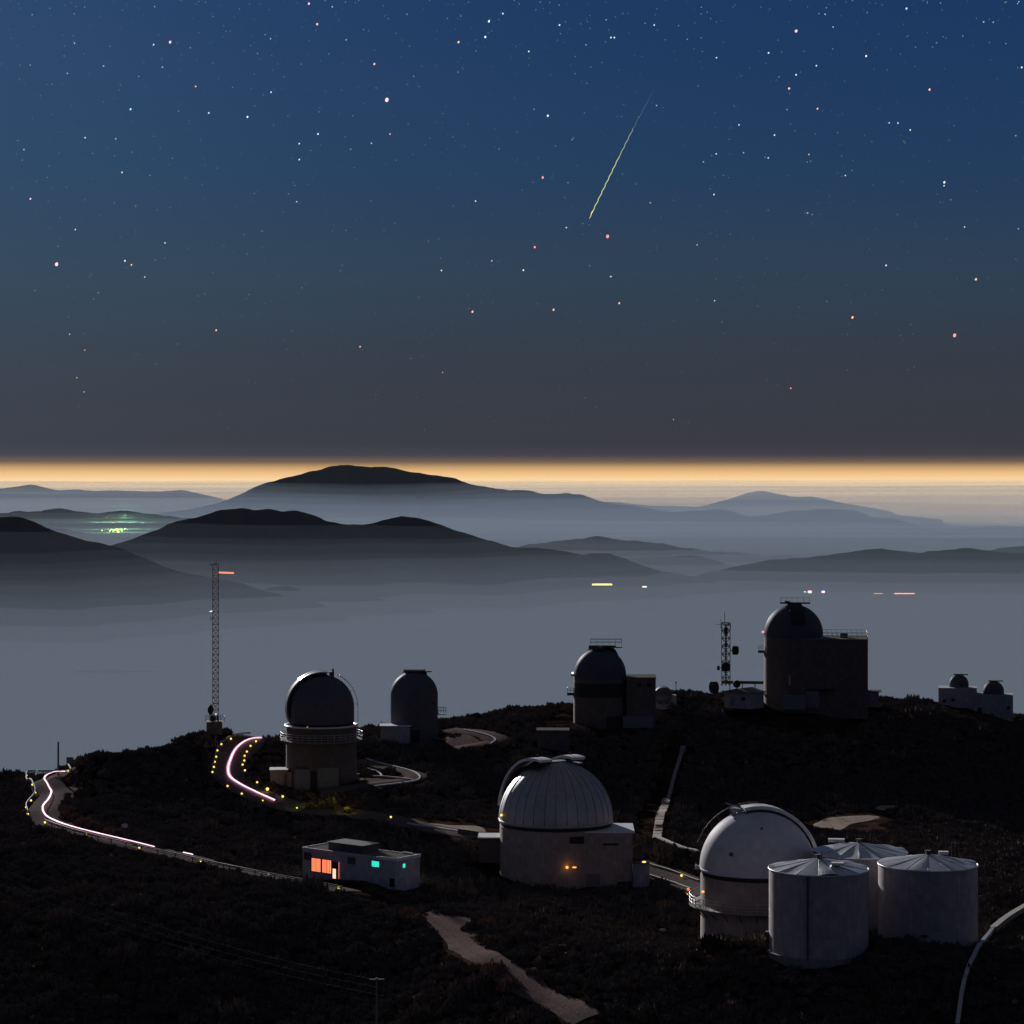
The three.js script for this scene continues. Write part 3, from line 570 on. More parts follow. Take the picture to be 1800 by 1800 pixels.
{ // tallest dome on the right of the ridge
  const [g, k] = site('telescope_dome', 'largest dark dome on a tall straight-sided building, right of the lattice tower', 'dome', 1395, 1235, 465, 15);
  const R = 52 * k, y = 121 * k;
  part(g, 'tower_wall', drum(R, 12.6 + 2.5, -2.5, 80), M.darkWall);
  const b = part(g, 'building', [bx(14.0, 15.0, R * 2 - .2, 7.05, -2.5, -.1)], M.darkWall);
  part(b, 'flat_roof', [bx(14.1, .2, R * 2, 7.05, 12.5, -.1)], M.roof);
  part(b, 'roof_railing', [...straightRail(V(5.5, 12.7, R - .3), V(14, 12.7, R - .3), 1.1, 9, 2), ...straightRail(V(14, 12.7, R - .3), V(14, 12.7, -R + .3), 1.1, 8, 2), ...straightRail(V(5.5, 12.7, -R + .3), V(14, 12.7, -R + .3), 1.1, 9, 2)], M.steel);
  part(b, 'roof_unit', [bx(1.5, .9, 1.4, 9.6, 12.7, 1)], M.darkSteel);
  part(g, 'dome_skirt', drum(R - .05, y - 12.5, 12.5, 80), M.darkDome);
  part(g, 'dome', ballCap(R - .05, y, 0, Math.PI / 2, 80, 34), M.darkDome);
  part(g, 'slit_cover', arch(R, y, rad(10), 0, 2.7, rad(22), rad(93), .16, .02), M.black);
  part(g, 'top_platform', [box(5.8, .3, 1.6, .3, y + R + .25, 0), box(1.0, .3, .9, -1.2, y + R + .5, 0)], M.darkSteel);
  part(g, 'top_railing', straightRail(V(-2.5, y + R + .4, -.7), V(3, y + R + .4, -.7), .8, 5, 1), M.darkSteel);
  part(g, 'balcony', [bx(1.2, .5, 2.2, -R - .5, 9.6, 0)], M.darkSteel);
  part(g, 'balcony_railing', straightRail(V(-R - 1.05, 10.1, 1), V(-R - .1, 10.1, 1), .9, 3, 2), M.steel);
  part(g, 'beacon_lamp', [new THREE.SphereGeometry(.24, 12, 8).scale(1.4, 1, 1).translate(-R - .1, 124 * k, .3)], LIT.pink);
  part(g, 'slot_window', [bx(.32, 1.9, .1, -.75, 3.9, R + .02)], std(lin(.55, .3, .16), .5));  // warm reflection put into the colour of the strip
  part(g, 'garage', [bx(4.6, 2.6, 2.4, 0, -.6, R + .8)], M.panelDoor);
  part(g, 'door_panel', [bx(2.5, 3.2, .5, 3.6, -.4, R + .1)], M.panelDoor);
  part(g, 'door_lintel', [bx(5.4, .25, .8, 5.0, 2.9, R + .1)], M.black);
}
{
  const [g, k] = site('equipment_hut', 'low hut with an overhanging roof against the right side of the tallest dome building', 'hut', 1534, 1233, 468, 3);
  part(g, 'wall', [bx(2.4, 3.0, 3, 0, -1, 0)], M.tanWall); part(g, 'roof', [bx(3.0, .16, 3.6, .2, 2.0, 0)], M.roof); part(g, 'pipe_arm', [box(1.2, .12, .2, 1.7, .9, .4)], M.darkSteel);
}
{ // twin small domes at the right end
  const [g, k] = site('twin_dome_house', 'white stepped house with two small domes at the far right end of the ridge', 'dome house', 1715, 1251, 490, 9);
  const a = part(g, 'left_block', [bx(66 * k, 43 * k + 2, 5.6, -31 * k, -2, 0)], M.whiteWall), b = part(g, 'right_block', [bx(62 * k, 32 * k + 2.5, 5.6, 33 * k, -2.5, .06)], M.whiteWall);
  for (const [p, cx, py, r] of [[a, 1686, 1208, 17], [b, 1746, 1219.5, 18]]) {
    const x = (cx - 1715) * k, y = (1251 - py) * k, R = r * k;
    const d = part(g, 'dome', [drum(R, .6, y, 40, R, x), ballCap(R, y + .6, 0, Math.PI / 2, 40, 18).translate(x, 0, 0)], M.greyDome);
    part(d, 'shutter_beam', [box(2.9, .2, 1.2, x + .4, y + R + .62, 0)], M.darkSteel);
  }
  part(g, 'door', [bx(.7, 1.3, .1, 7 * k, -.2, 2.88)], M.black);
  for (const [x, y] of [[56, 8], [-39, 20], [-54, 18]]) part(g, 'window', [bx(.6, .55, .1, x * k, y * k, 2.9)], M.black);
}
{
  const [g, k] = site('vaulted_shed', 'pale shed with a rounded roof behind the block of the middle dome', 'shed', 1170, 1240, 462, 3);
  part(g, 'wall', [bx(38 * k, 27 * k, 4, 0, -1, 0)], M.whiteWall);
  part(g, 'vault', [drum(1.7, 4, 0, 28).rotateX(Math.PI / 2).translate(-.5, 1.9, -2)], M.greyDome);
  part(g, 'mast', [rod(V(2, 1.8, 0), V(2, 4.6, 0), .06), box(.25, .35, .25, 2, 4.4, 0)], M.darkSteel);
}
{
  const [g, k] = site('block_hut', 'plain flat-roofed concrete hut alone on the slope above the silver dome', 'hut', 972, 1311, 430, 4);
  part(g, 'wall', [bx(56 * k, 28 * k + 1, 4, 0, -1, 0)], M.brownWall); part(g, 'roof', [bx(58 * k, .18, 4.4, 0, 28 * k, 0)], M.roof); part(g, 'door', [bx(.8, 1.7, .1, -1.6, 0, 2.03)], M.darkSteel);
}
{ // hut below the lattice tower
  const [g, k] = site('gabled_hut', 'small hut with a moonlit sloping roof below the lattice tower', 'hut', 1308, 1238, 458, 4.5);
  g.rotation.y += -.62;
  part(g, 'wall', [bx(6, 2.9, 4.4, 0, -.6, 0)], M.whiteWall);
  part(g, 'roof', [prism([[-3.3, 2.3], [3.3, 2.3], [3.3, 2.45], [0, 3.15], [-3.3, 2.45]], 5.2)], M.roof);
  part(g, 'door', [bx(.9, 1.8, .1, -1.2, -.2, 2.22)], M.panelDoor); part(g, 'window', [bx(.8, .7, .1, 1.4, .9, 2.22)], M.black);
}
function lattice(h, w, n, t, legs = 4) {
  const out = [[], []], c = [];
  for (let i = 0; i < legs; i++) { const a = 2 * Math.PI * (i + .5) / legs; c.push([Math.cos(a) * w * .707, Math.sin(a) * w * .707]); }
  for (let i = 0; i < legs; i++) {
    out[0].push(rod(V(c[i][0], 0, c[i][1]), V(c[i][0], h, c[i][1]), t));
    const j = (i + 1) % legs;
    for (let s = 0; s < n; s++) {
      const y0 = h * s / n, y1 = h * (s + 1) / n;
      out[1].push(rod(V(c[i][0], y1, c[i][1]), V(c[j][0], y1, c[j][1]), t * .7, 4), rod(V(c[i][0], y0, c[i][1]), V(c[j][0], y1, c[j][1]), t * .6, 4));
      if (legs === 4) out[1].push(rod(V(c[j][0], y0, c[j][1]), V(c[i][0], y1, c[i][1]), t * .6, 4));
    }
  }
  return out;
}
{ // thin mast on the left
  const [g, k] = site('lattice_mast', 'tall thin lattice mast standing on a plinth on the left hilltop', 'mast', 379, 1279, 413, 2.5);
  const [legs, braces] = lattice(27.2, 1.0, 26, .07, 4);
  part(g, 'plinth', [bx(2.7, 2.2, 2.7, -.2, -1.1, 0)], M.darkWall);
  part(g, 'leg', legs, M.lattice).position.y = 1.0; part(g, 'brace', braces, M.lattice).position.y = 1.0;
  part(g, 'platform_railing', [...straightRail(V(-1.7, 1.1, 1.3), V(1.5, 1.1, 1.3), .9, 5, 2), ...straightRail(V(-1.7, 1.1, -1.3), V(1.5, 1.1, -1.3), .9, 5, 2), ...straightRail(V(1.5, 1.1, -1.3), V(1.5, 1.1, 1.3), .9, 3, 2)], M.darkSteel);
  part(g, 'cabinet', [bx(1.0, .9, .7, -.45, 1.2, .7), bx(.3, .8, .5, .4, 1.2, .6)], M.black);
  const dish = part(g, 'dish_radome', [drum(.95, .35, 0, 28, .35).rotateZ(Math.PI / 2).translate(-1.0, 3.1, .2), drum(.95, .25, -.25, 28).rotateZ(Math.PI / 2).translate(-1.0, 3.1, .2), drum(.4, .35, -.6, 28, .95).rotateZ(Math.PI / 2).translate(-1.0, 3.1, .2)], M.black);
  part(g, 'top_arm', [rod(V(-.9, 28.0, 0), V(.5, 28.0, 0), .06), rod(V(.1, 28, 0), V(.1, 28.6, 0), .05), rod(V(-.85, 27.8, 0), V(-.85, 28.2, 0), .06), rod(V(.5, 26.3, 0), V(1.1, 26.3, 0), .05)], M.darkSteel);
  part(g, 'mid_arm', [rod(V(-.9, 18.7, 0), V(-.5, 18.7, 0), .05), rod(V(-.8, 18.3, 0), V(-.8, 19.2, 0), .05)], M.darkSteel);
  part(g, 'warning_lamp', [rod(V(.55, 26.6, .1), V(3.1, 26.5, .1), .13, 10)], glow(2.2, .35, .22));
  part(g, 'small_lamp', [rod(V(-1.0, 19.9, 0), V(-.55, 20.0, 0), .07)], LIT.white);
  part(g, 'base_lamp', [new THREE.SphereGeometry(.1, 8, 6).translate(.05, 2.4, .65)], LIT.white);
}
{ // lattice tower right
  const [g, k] = site('radio_tower', 'stout lattice tower hung with dish antennas, left of the tallest dome', 'tower', 1276, 1205, 468, 2);
  const [legs, braces] = lattice(12.2, 1.65, 8, .07, 4);
  part(g, 'leg', legs, M.rust); part(g, 'brace', braces, M.rust);
  part(g, 'cable_tray', [bx(.28, 12, .2, 0, 0, 0)], M.black);
  part(g, 'antenna_cluster', [bx(.7, 1.4, .6, 0, 9.9, .1), bx(.4, .5, .6, .5, 11.6, 0), bx(.6, .5, .6, 0, 7.6, 0)], M.black);
  part(g, 'whip_antenna', [rod(V(-.25, 12, 0), V(-.25, 14.2, 0), .06)], M.darkSteel); part(g, 'whip_antenna', [rod(V(-.95, 11, 0), V(-.95, 12.9, 0), .06), rod(V(-.95, 11.2, 0), V(-.5, 11.2, 0), .05)], M.darkSteel);
  part(g, 'top_frame', [rod(V(-2.0, 11.9, 0), V(.9, 11.9, 0), .04), rod(V(.9, 11, .6), V(.9, 12.2, .6), .05)], M.darkSteel);
  part(g, 'dish', [drum(.88, .8, -.4, 28).rotateZ(Math.PI / 2).translate(1.8, 6.85, 0), drum(.88, .3, 0, 28, .6).rotateZ(-Math.PI / 2).translate(2.2, 6.85, 0), drum(.6, .2, 0, 28, .88).rotateZ(-Math.PI / 2).translate(1.2, 6.85, 0), rod(V(.8, 6.85, 0), V(1.4, 6.85, 0), .12)], M.black);
  part(g, 'dish', [drum(.9, .6, -.3, 28).rotateX(Math.PI / 2).translate(0, 3.7, .95)], M.black);
  part(g, 'dish', [drum(.45, .5, -.25, 20).rotateZ(Math.PI / 2).translate(-1.45, 3.4, 0), rod(V(-1.2, 3.4, 0), V(-.7, 3.4, 0), .08)], M.black);
}
{
  const [g] = site('satellite_dish', 'big drum-shaped dish standing on the ground left of the lattice tower', 'dish', 1255, 1222, 466, 1.6);
  part(g, 'dish_drum', [drum(1.15, 1.0, -.5, 36).rotateZ(Math.PI / 2).rotateY(.5).translate(0, 1.5, 0)], M.black); part(g, 'stand', [rod(V(.6, -.8, 0), V(.2, 1.5, 0), .12), rod(V(1.4, -.8, 0), V(.3, 1.5, 0), .1)], M.darkSteel);
}
{
  const [g] = site('satellite_dish', 'round-topped small dish just right of the lattice tower foot', 'dish', 1295, 1213, 469, 1.4);
  part(g, 'dish_drum', [drum(.75, .8, -.4, 28).rotateX(Math.PI / 2).translate(0, 1.2, 0)], M.black); part(g, 'stand', [rod(V(0, -.8, 0), V(0, 1.2, 0), .12)], M.darkSteel);
}
{
  const a = P(1268, 1199, 471), b = P(1342, 1200, 471), g = thing('earth_bank_rod', 'rust brown rod in place of an earth bank behind the gabled hut to the tallest dome', 'pipe', a);
  part(g, 'pipe', [rod(V(0, 0, 0), b.clone().sub(a), .3, 12)], M.rust); part(g, 'support', [.2, .5, .8].map((t) => { const p = b.clone().sub(a).multiplyScalar(t); return rod(p, p.clone().setY(p.y - 2.5), .1); }), M.darkSteel);  // rod and supports put in where an earth bank runs
}
// ---------------------------------------------------------------- water tanks
function waterTank(label, px, rimPy, basePy, d, rPx, seed, extra) {
  const [g, k] = site('water_tank', label, 'water tank', px, basePy, d, rPx * d / F + .8, 'water tanks beside the white dome');
  const R = rPx * k, h = (basePy - rimPy) * k, r = rng(seed), apex = 1.0;
  part(g, 'footing', drum(R + .25, 1.9, -1.8, 72), M.concrete);
  for (let i = 0; i < 4; i++) part(g, 'wall_course', tubeDrum(R + .004 * (i % 2), (h - .1) / 4 - .02, .1 + i * (h - .1) / 4, .05, 96), M.tankWall);
  part(g, 'rim', tubeDrum(R + .09, .14, h - .1, .14, 96), M.bright);
  const N = 14;
  for (let i = 0; i < N; i++) {
    const a0 = 2 * Math.PI * i / N, pos = [], J = 6, dent = (r() - .5) * 1.0, tilt = (r() - .5) * .35;
    const at = (u, v) => { const a = a0 + 2 * Math.PI / N * v, rr = R * (.03 + .98 * u), w = 4 * v * (1 - v); return [Math.sin(a) * rr, h + apex * (1 - u) + .05 + w * u * (dent * .55 * (.6 + .6 * Math.sin(u * 5 + seed + i))) + tilt * u * (v - .5) * (1 - u) * 2, Math.cos(a) * rr]; };
    for (let p = 0; p < J; p++) for (let q = 0; q < J; q++) { const A = at(p / J, q / J), B = at((p + 1) / J, q / J), C = at((p + 1) / J, (q + 1) / J), D = at(p / J, (q + 1) / J); pos.push(...A, ...B, ...C, ...A, ...C, ...D); }
    const geo = new THREE.BufferGeometry(); geo.setAttribute('position', new THREE.Float32BufferAttribute(pos, 3)); geo.computeVertexNormals();
    part(g, 'roof_panel', geo, M.tankRoof);
    part(g, 'roof_seam', rod(V(Math.sin(a0) * R * .05, h + apex + .02, Math.cos(a0) * R * .05), V(Math.sin(a0) * R, h + .07, Math.cos(a0) * R), .02), M.seam);
  }
  part(g, 'vent_cap', [drum(.22, .5, h + apex - .1, 16), drum(.34, .1, h + apex + .38, 16)], M.darkSteel);
  extra(g, R, h, k);
  return g;
}
waterTank('nearest tall pale water tank with a dark vertical pipe down its middle', 1439, 1526, 1671, 258, 87, 4, (g, R, h) => {
  part(g, 'pipe', [rod(V(-1.15, 0, R + .14), V(-1.15, h - .1, R + .14), .13, 10)], M.darkWall);
  part(g, 'hatch', [bx(1.3, .28, .9, 2.0, h + .62, 1.6)], M.bright);
  part(g, 'valve_box', [bx(.5, 1.6, .6, -R - .1, .4, .3)], M.darkWall);
  part(g, 'roof_post', [rod(V(.3, h + .6, .4), V(.3, h + 1.9, .4), .05)], M.darkSteel);
});
waterTank('pale water tank at the right of the group with a low block before it', 1631, 1518, 1657, 265, 86.5, 11, (g, R, h) => {
  part(g, 'hatch', [bx(1.1, .35, .8, 1.7, h + .8, -1.6)], M.bright);
  part(g, 'ladder_cage', [rod(V(2.6, h, -3), V(2.6, h + 1.9, -3), .06), rod(V(3.4, h, -3), V(3.4, h + 1.9, -3), .06), rod(V(2.6, h + 1.9, -3), V(3.4, h + 1.9, -3), .06), rod(V(3.0, h, -3.6), V(3.0, h + 1.9, -3.6), .06)], M.darkSteel);
  part(g, 'drain', [bx(.7, .2, .2, -.4, 1.6, R + .05)], M.black);
  part(g, 'block', [bx(2.5, 2.1, 1.6, -.6, -1.5, R + .9)], M.concrete);
});
waterTank('rearmost water tank showing mostly its wide conical roof', 1510, 1497, 1615, 277, 84, 23, (g, R, h) => {
  part(g, 'hatch', [bx(1.9, .35, 1.0, -2.6, h + .75, -2.2)], M.bright);
  part(g, 'roof_railing', [...straightRail(V(1.2, h + .6, -2), V(2.4, h + .5, -2), 1.0, 3, 2)], M.darkSteel);
  part(g, 'overflow', [bx(.4, .8, .3, -.9, h - 1.2, R + .08)], M.darkSteel);
});
{ // small white cylinder beside the silver dome
  const [g, k] = site('storage_cylinder', 'small upright white cylinder beside the annex of the silver dome', 'cylinder tank', 1127, 1551, 332, 2);
  part(g, 'body', drum(14.5 * k, 34 * k + .8, -.8, 36), M.whiteWall); part(g, 'lid', drum(14.8 * k, .12, 34 * k, 36), M.greyDome);
  part(g, 'lid_lamp', [new THREE.SphereGeometry(.16, 10, 8).scale(1.8, .8, 1).translate(.4, 34 * k + .2, .3)], LIT.yellow);
}
// ---------------------------------------------------------------- the lit house
{
  const A = P(532, 1540, 326.5), B = P(696, 1562, 316), mid = A.clone().lerp(B, .5).setY(-1.05), th = Math.atan2(-(B.z - A.z), B.x - A.x), L = Math.hypot(B.x - A.x, B.z - A.z);
  const g = thing('flat_roofed_house', 'long low white house with glowing red and green windows', 'house', mid, th);
  keepOut.push([mid.x, mid.z, 8.5], [B.x, B.z, 5], [A.x, A.z, 4]);
  const at = (px) => ((px - 532) / 164 - .5) * L, H = 3.7, D = 4.8;
  part(g, 'wall', [bx(L, H + 1.2, D, 0, -1.2, -D / 2)], M.houseWall);
  part(g, 'roof', [bx(L - .3, .12, D - .3, 0, H - .02, -D / 2)], M.roof);
  part(g, 'parapet', [bx(L + .06, .3, .18, 0, H - .1, .03), bx(L + .06, .3, .18, 0, H - .1, -D - .03), bx(.18, .3, D, -L / 2, H - .1, -D / 2)], M.houseWall);
  part(g, 'end_parapet', [bx(.2, .42, D + .2, L / 2, H - .1, -D / 2), bx(2.8, .42, .2, L / 2 - 1.4, H - .1, .05), bx(1.6, .42, .2, L / 2 - 2.2, H - .1, -D - .05)], M.bright);
  part(g, 'raised_roof', [bx(6.2, 1.0, 3.2, -1.6, H + .05, -D / 2 - .3)], M.greyDome); part(g, 'raised_roof_cap', [bx(6.5, .12, 3.5, -1.6, H + 1.05, -D / 2 - .3)], M.greyDome);
  const pane = (x0, x1, y0, y1, mat, name = 'window') => { const w = at(x1) - at(x0), c = (at(x0) + at(x1)) / 2; const f = part(g, name, [bx(w + .16, .08, .12, c, y1, .05), bx(w + .16, .08, .12, c, y0 - .08, .05), bx(.08, y1 - y0, .12, c - w / 2 - .04, y0, .05), bx(.08, y1 - y0, .12, c + w / 2 + .04, y0, .05)], M.darkSteel); part(f, 'window_pane', [bx(w, y1 - y0, .04, c, y0, .03)], mat); return [f, c, w]; };
  for (const [x0, x1] of [[549, 565], [568, 584]]) {
    const [f, c, w] = pane(x0, x1, .85, 2.6, LIT.warmWindow);
    [-.38, -.22, -.02, .14, .33].forEach((t, i) => part(f, 'window_curtain', [bx(w * (.05 + .03 * (i % 3)), 1.72, .04, c + t * w, .87, .075)], LIT.redWindow));
  }
  const [df] = pane(586.5, 592.5, .25, 1.55, glow(1.9, .85, .6), 'door_window');
  pane(587, 596, 1.75, 2.45, M.glass); pane(536, 547.5, 2.35, 3.2, M.glass); pane(614, 625, 2.6, 3.3, M.glass); pane(655, 668, 2.55, 3.3, LIT.cyan);
  part(g, 'door_edge', [bx(.08, 2.2, .1, at(597.5), .3, .06)], glow(.5, .12, .1));
  part(g, 'dark_door', [bx(.8, 1.1, .1, at(689.5), .2, .04)], M.glass);
  part(g, 'end_window', [bx(.05, .5, .45, L / 2 + .02, 2.6, -1.6)], LIT.cyan);
  const red = new THREE.RectAreaLight(new THREE.Color(1, .22, .07), 3, 3.6, 1.7); red.position.set(at(566), 1.7, .25); red.rotation.set(-.35, Math.PI, 0); g.add(red);
  const green = new THREE.RectAreaLight(new THREE.Color(.05, 1, .7), .5, 1.2, .7); green.position.set(at(661), 2.9, .2); green.rotation.set(0, Math.PI, 0); g.add(green);
}
// ---------------------------------------------------------------- stairs, path, kerbs, rails, pipes
{
  const pts = run([[1155, 1471], [1160, 1446], [1172, 1411]], .62), g = thing('hillside_stairs', 'pale stone stairs climbing the dark slope between the silver dome and the white dome', 'stairs', pts[0]);
  pts.forEach((p, i) => part(g, 'step', [bx(1.15 + .25 * hash(i, 3), .3, .5, p.x - pts[0].x + .15 * (hash(i, 9) - .5), groundHeight(p.x, p.z) - pts[0].y + .1, p.z - pts[0].z)], std(lin(.34 + .1 * hash(i, 5), .29, .24), .9, worn3)));
}
{
  const pts = run([[1199, 1322], [1201, 1314]], .7), g = thing('hillside_stairs', 'short run of pale steps high on the slope above the longer stone stairs', 'stairs', pts[0]);
  pts.forEach((p, i) => part(g, 'step', [bx(.9, .3, .5, p.x - pts[0].x, groundHeight(p.x, p.z) - pts[0].y + .1, p.z - pts[0].z)], M.whiteWall));
}
function strip(name, label, category, list, w, h, mat, group, lift = 0) {
  const pts = run(list, 1), g0 = []; for (const p of pts) p.y = Math.max(p.y, groundHeight(p.x, p.z) + .08);
  for (let i = 0; i < pts.length - 1; i++) { const a = pts[i], b = pts[i + 1], len = a.distanceTo(b); const s = new THREE.BoxGeometry(w, h, len + .02); const m = new THREE.Matrix4().lookAt(a, b, V(0, 1, 0)); m.setPosition(a.clone().lerp(b, .5).add(V(0, lift, 0))); g0.push(s.applyMatrix4(m)); }
  return tag(part(scene, name, g0, mat), label, category, group);
}
strip('cable_duct', 'thin concrete duct running up the slope from the stone stairs', 'duct', [[1173, 1410], [1186, 1362], [1198, 1324]], .6, .4, M.concrete);
strip('footpath_edge', 'thin pale path edge running from the stone stairs toward the white dome', 'path edge', [[1156, 1471], [1180, 1481], [1210, 1496], [1226, 1503]], .55, .25, M.concrete);
strip('kerb', 'long white curved kerb around the outside of the parking loop', 'kerb', [[643, 1334], [661, 1340], [683, 1346], [727, 1358], [738, 1368], [732, 1373], [695, 1379], [655, 1384]], .22, .2, M.bright, null, .1);
strip('kerb', 'short white curved kerb on the inner island of the parking loop', 'kerb', [[644, 1351], [660, 1356], [668, 1361], [671, 1365]], .22, .2, M.bright, null, .1);
strip('kerb', 'straight white kerb across the middle of the parking loop', 'kerb', [[626, 1363], [671, 1366], [726, 1372]], .22, .2, M.bright, null, .1);
strip('kerb', 'white curved kerb on the small loop behind the narrow white tower', 'kerb', [[815, 1284], [845, 1290], [863, 1296], [871, 1302], [862, 1309]], .25, .2, M.bright, null, .12);
strip('kerb', 'white straight kerb along the road left of the silver dome', 'kerb', [[716, 1449], [760, 1456], [806, 1463]], .24, .22, M.bright, null, .12);
strip('kerb', 'pale upper kerb of the road right of the silver dome', 'kerb', [[1140, 1521], [1180, 1533], [1228, 1551]], .35, .3, M.concrete, null, .15);
strip('kerb', 'pale lower kerb of the road right of the silver dome', 'kerb', [[1142, 1541], [1180, 1553], [1213, 1565]], .35, .3, M.concrete, null, .15);
strip('low_wall', 'low pale retaining wall below the road left of the silver dome', 'wall', [[806, 1466], [840, 1471]], .3, 1.1, M.brownWall, null, .2);
function guardRail(label, list) {
  const pts = run(list, 2), g = thing('guard_rail', label, 'guard rail', pts[0]), o = pts[0];
  const local = pts.map((p) => p.clone().sub(o));
  part(g, 'rail_beam', [tube(local.map((p) => p.clone().setY(p.y + .72)), .1, local.length * 3, 6), tube(local.map((p) => p.clone().setY(p.y + .52)), .07, local.length * 3, 6)], M.post);
  for (let i = 0; i < local.length; i += 2) part(g, 'rail_post', [bx(.14, 1.2, .14, local[i].x, local[i].y - .4, local[i].z)], M.post);
}
guardRail('long guard rail along the near side of the lower road', [[79, 1449], [125, 1465], [178, 1479], [228, 1491], [271, 1501], [352, 1519], [450, 1540], [530, 1555], [600, 1568]]);
guardRail('guard rail around the outer edge of the far left bend', [[49, 1433], [46, 1421], [54, 1409], [62, 1396], [57, 1381], [47, 1366], [54, 1360], [66, 1358], [95, 1358], [125, 1359]]);
guardRail('guard rail outside the light-streaked upper bend', [[398, 1382], [374, 1360], [377, 1342], [381, 1322], [389, 1311], [406, 1301], [440, 1295]]);
strip('hillside_pipe', 'smooth blue grey pipe curving down the slope in the lower right corner', 'pipe', [[1746, 1637], [1728, 1660], [1713, 1685], [1700, 1715], [1692, 1745], [1688, 1772], [1683, 1808]], .42, .4, M.steel, null, .35);
strip('earth_kerb', 'rough stony kerb leading from the curved pipe to the right edge', 'kerb', [[1746, 1637], [1770, 1618], [1806, 1596]], .75, .6, M.concrete, null, .25);
// ---------------------------------------------------------------- signs, poles, wires
{
  const p = hit(105, 1362), g = thing('utility_pole', 'bare upright pole by the guard rail of the far left bend', 'pole', p);
  part(g, 'pole', [new THREE.CylinderGeometry(.13, .18, 6.6, 10).translate(-.25, 2.4, 0)], M.darkSteel); part(g, 'step_bolt', [5.1, 4.2, 3.6].map((y) => rod(V(-.45, y, 0), V(-.1, y, 0), .05)), M.darkSteel);
}
{
  const p = hit(122, 1361).add(V(0, .9, 0)), g = thing('road_sign', 'square dark sign on two posts at the far left bend', 'sign', p);
  part(g, 'panel', [bx(1.0, 1.0, .06, 0, 1.0, 0)], M.post); part(g, 'post', [rod(V(-.35, -.5, -.08), V(-.35, 1.9, -.08), .05)], M.darkSteel); part(g, 'post', [rod(V(.35, -.5, -.08), V(.35, 1.9, -.08), .05)], M.darkSteel);
}
{
  const p = hit(219, 1482), g = thing('road_sign', 'small pale sign on one post beside the lower road', 'sign', p);
  part(g, 'panel', [bx(.9, .55, .05, 0, 2.2, 0)], M.whiteWall); part(g, 'post', [rod(V(0, -.5, -.06), V(0, 2.6, -.06), .05)], M.darkSteel);
}
{
  const top = P(662, 1722, 256), foot = top.clone(); foot.y = smoothHeight(top.x, top.z) - .8;
  const g = thing('utility_pole', 'faint wooden pole carrying wires on the dark slope at the bottom', 'pole', foot);
  part(g, 'pole', [new THREE.CylinderGeometry(.1, .14, top.y - foot.y + .4, 10).translate(0, (top.y - foot.y) / 2, 0)], M.post); part(g, 'crossarm', [box(1.6, .14, .14, 0, top.y - foot.y, 0)], M.post);
  [0, 1, 2].forEach((i) => {
    const e = P(-60, 1500 + i * 14, 300), a = top.clone().add(V(-.7 + .7 * i, -.9 * i + .1, 0)), pts = [];
    for (let k = 0; k <= 12; k++) { const t = k / 12, q = a.clone().lerp(e, t); q.y -= 6 * t * (1 - t); pts.push(q); }
    tag(part(scene, 'overhead_wire', [tube(pts, .014, 60, 5)], std(lin(.1, .09, .09), .9)), ['topmost', 'middle', 'lowest'][i] + ' of three faint wires sagging across the dark slope at lower left', 'wire');
  });
}
// ---------------------------------------------------------------- lights and glowing reflectors along the roads
function trail(label, list, r, up, gap) {
  const pts = run(list, 1.5).map((p) => p.add(V(0, up, 0))), g = thing('light_trail', label, 'light trail', pts[0]);
  const aside = (d) => pts.map((p, i) => { const a = pts[Math.max(0, i - 1)], b = pts[Math.min(pts.length - 1, i + 1)], t = b.clone().sub(a).normalize(); return p.clone().add(V(-t.z * d, .03 * fbm(i * .4, d * 9, 2), t.x * d)).sub(pts[0]); });
  part(g, 'streak', [tube(aside(0), r, pts.length * 2, 8)], LIT.whitePink);
  if (gap) for (const d of [gap, -gap]) part(g, 'streak', [tube(aside(d), r * .62, pts.length * 2, 6)], LIT.pink);
  return pts;
}
const lampAt = (p, color, power, radius = 4) => { const l = new THREE.PointLight(color, power); l.position.copy(p); l.shadow.radius = radius; l.castShadow = true; scene.add(l); l.name = 'trail_glow'; };
const t1 = trail('pink white streak of light winding along the lower left road', [[114, 1364], [88, 1367], [78, 1375], [83, 1385], [90, 1398], [85, 1413], [75, 1428], [79, 1440], [94, 1450], [127, 1462], [177, 1475], [227, 1487], [271, 1498]], .06, .8, .13);
const t2 = trail('broad pink white streak of light round the upper bend beside the dark dome', [[459, 1301], [431, 1307], [412, 1324], [404, 1342], [401, 1356], [405, 1370], [423, 1383], [451, 1397], [482, 1411]], .115, .45, .23);
trail('short white dash of light on the lower road beyond the long streak', [[322, 1508], [339, 1512]], .06, .8);
for (const [t, i] of [[t1, .2], [t1, .45], [t1, .7], [t2, .3], [t2, .6], [t2, .9]]) lampAt(t[Math.floor(i * (t.length - 1))].clone().add(V(0, 1.0, 0)), new THREE.Color(1, .72, .78), .22, 20);
const markerHead = metreUV(flat(new THREE.SphereGeometry(.17, 10, 8))), markerPost = metreUV(flat(bx(.1, 1.1, .1, 0, -.9, 0)));
function marker(px, py, label, group, mat = LIT.yellow, s = 1) {  // road reflectors given a glow of their own; a few are real lamps
  const p = hit(px, py + 5); p.y = P(px, py, -p.z).y;
  const g = thing('glowing_marker', label, 'marker light', p, 0, group);
  const a = new THREE.Mesh(markerHead, mat); a.name = 'glow_head'; a.scale.setScalar(s); g.add(a);
  const b = new THREE.Mesh(markerPost, M.post); b.name = 'post'; g.add(b);
}
const nth = ['first', 'second', 'third', 'fourth', 'fifth', 'sixth', 'seventh', 'eighth', 'ninth', 'tenth'];
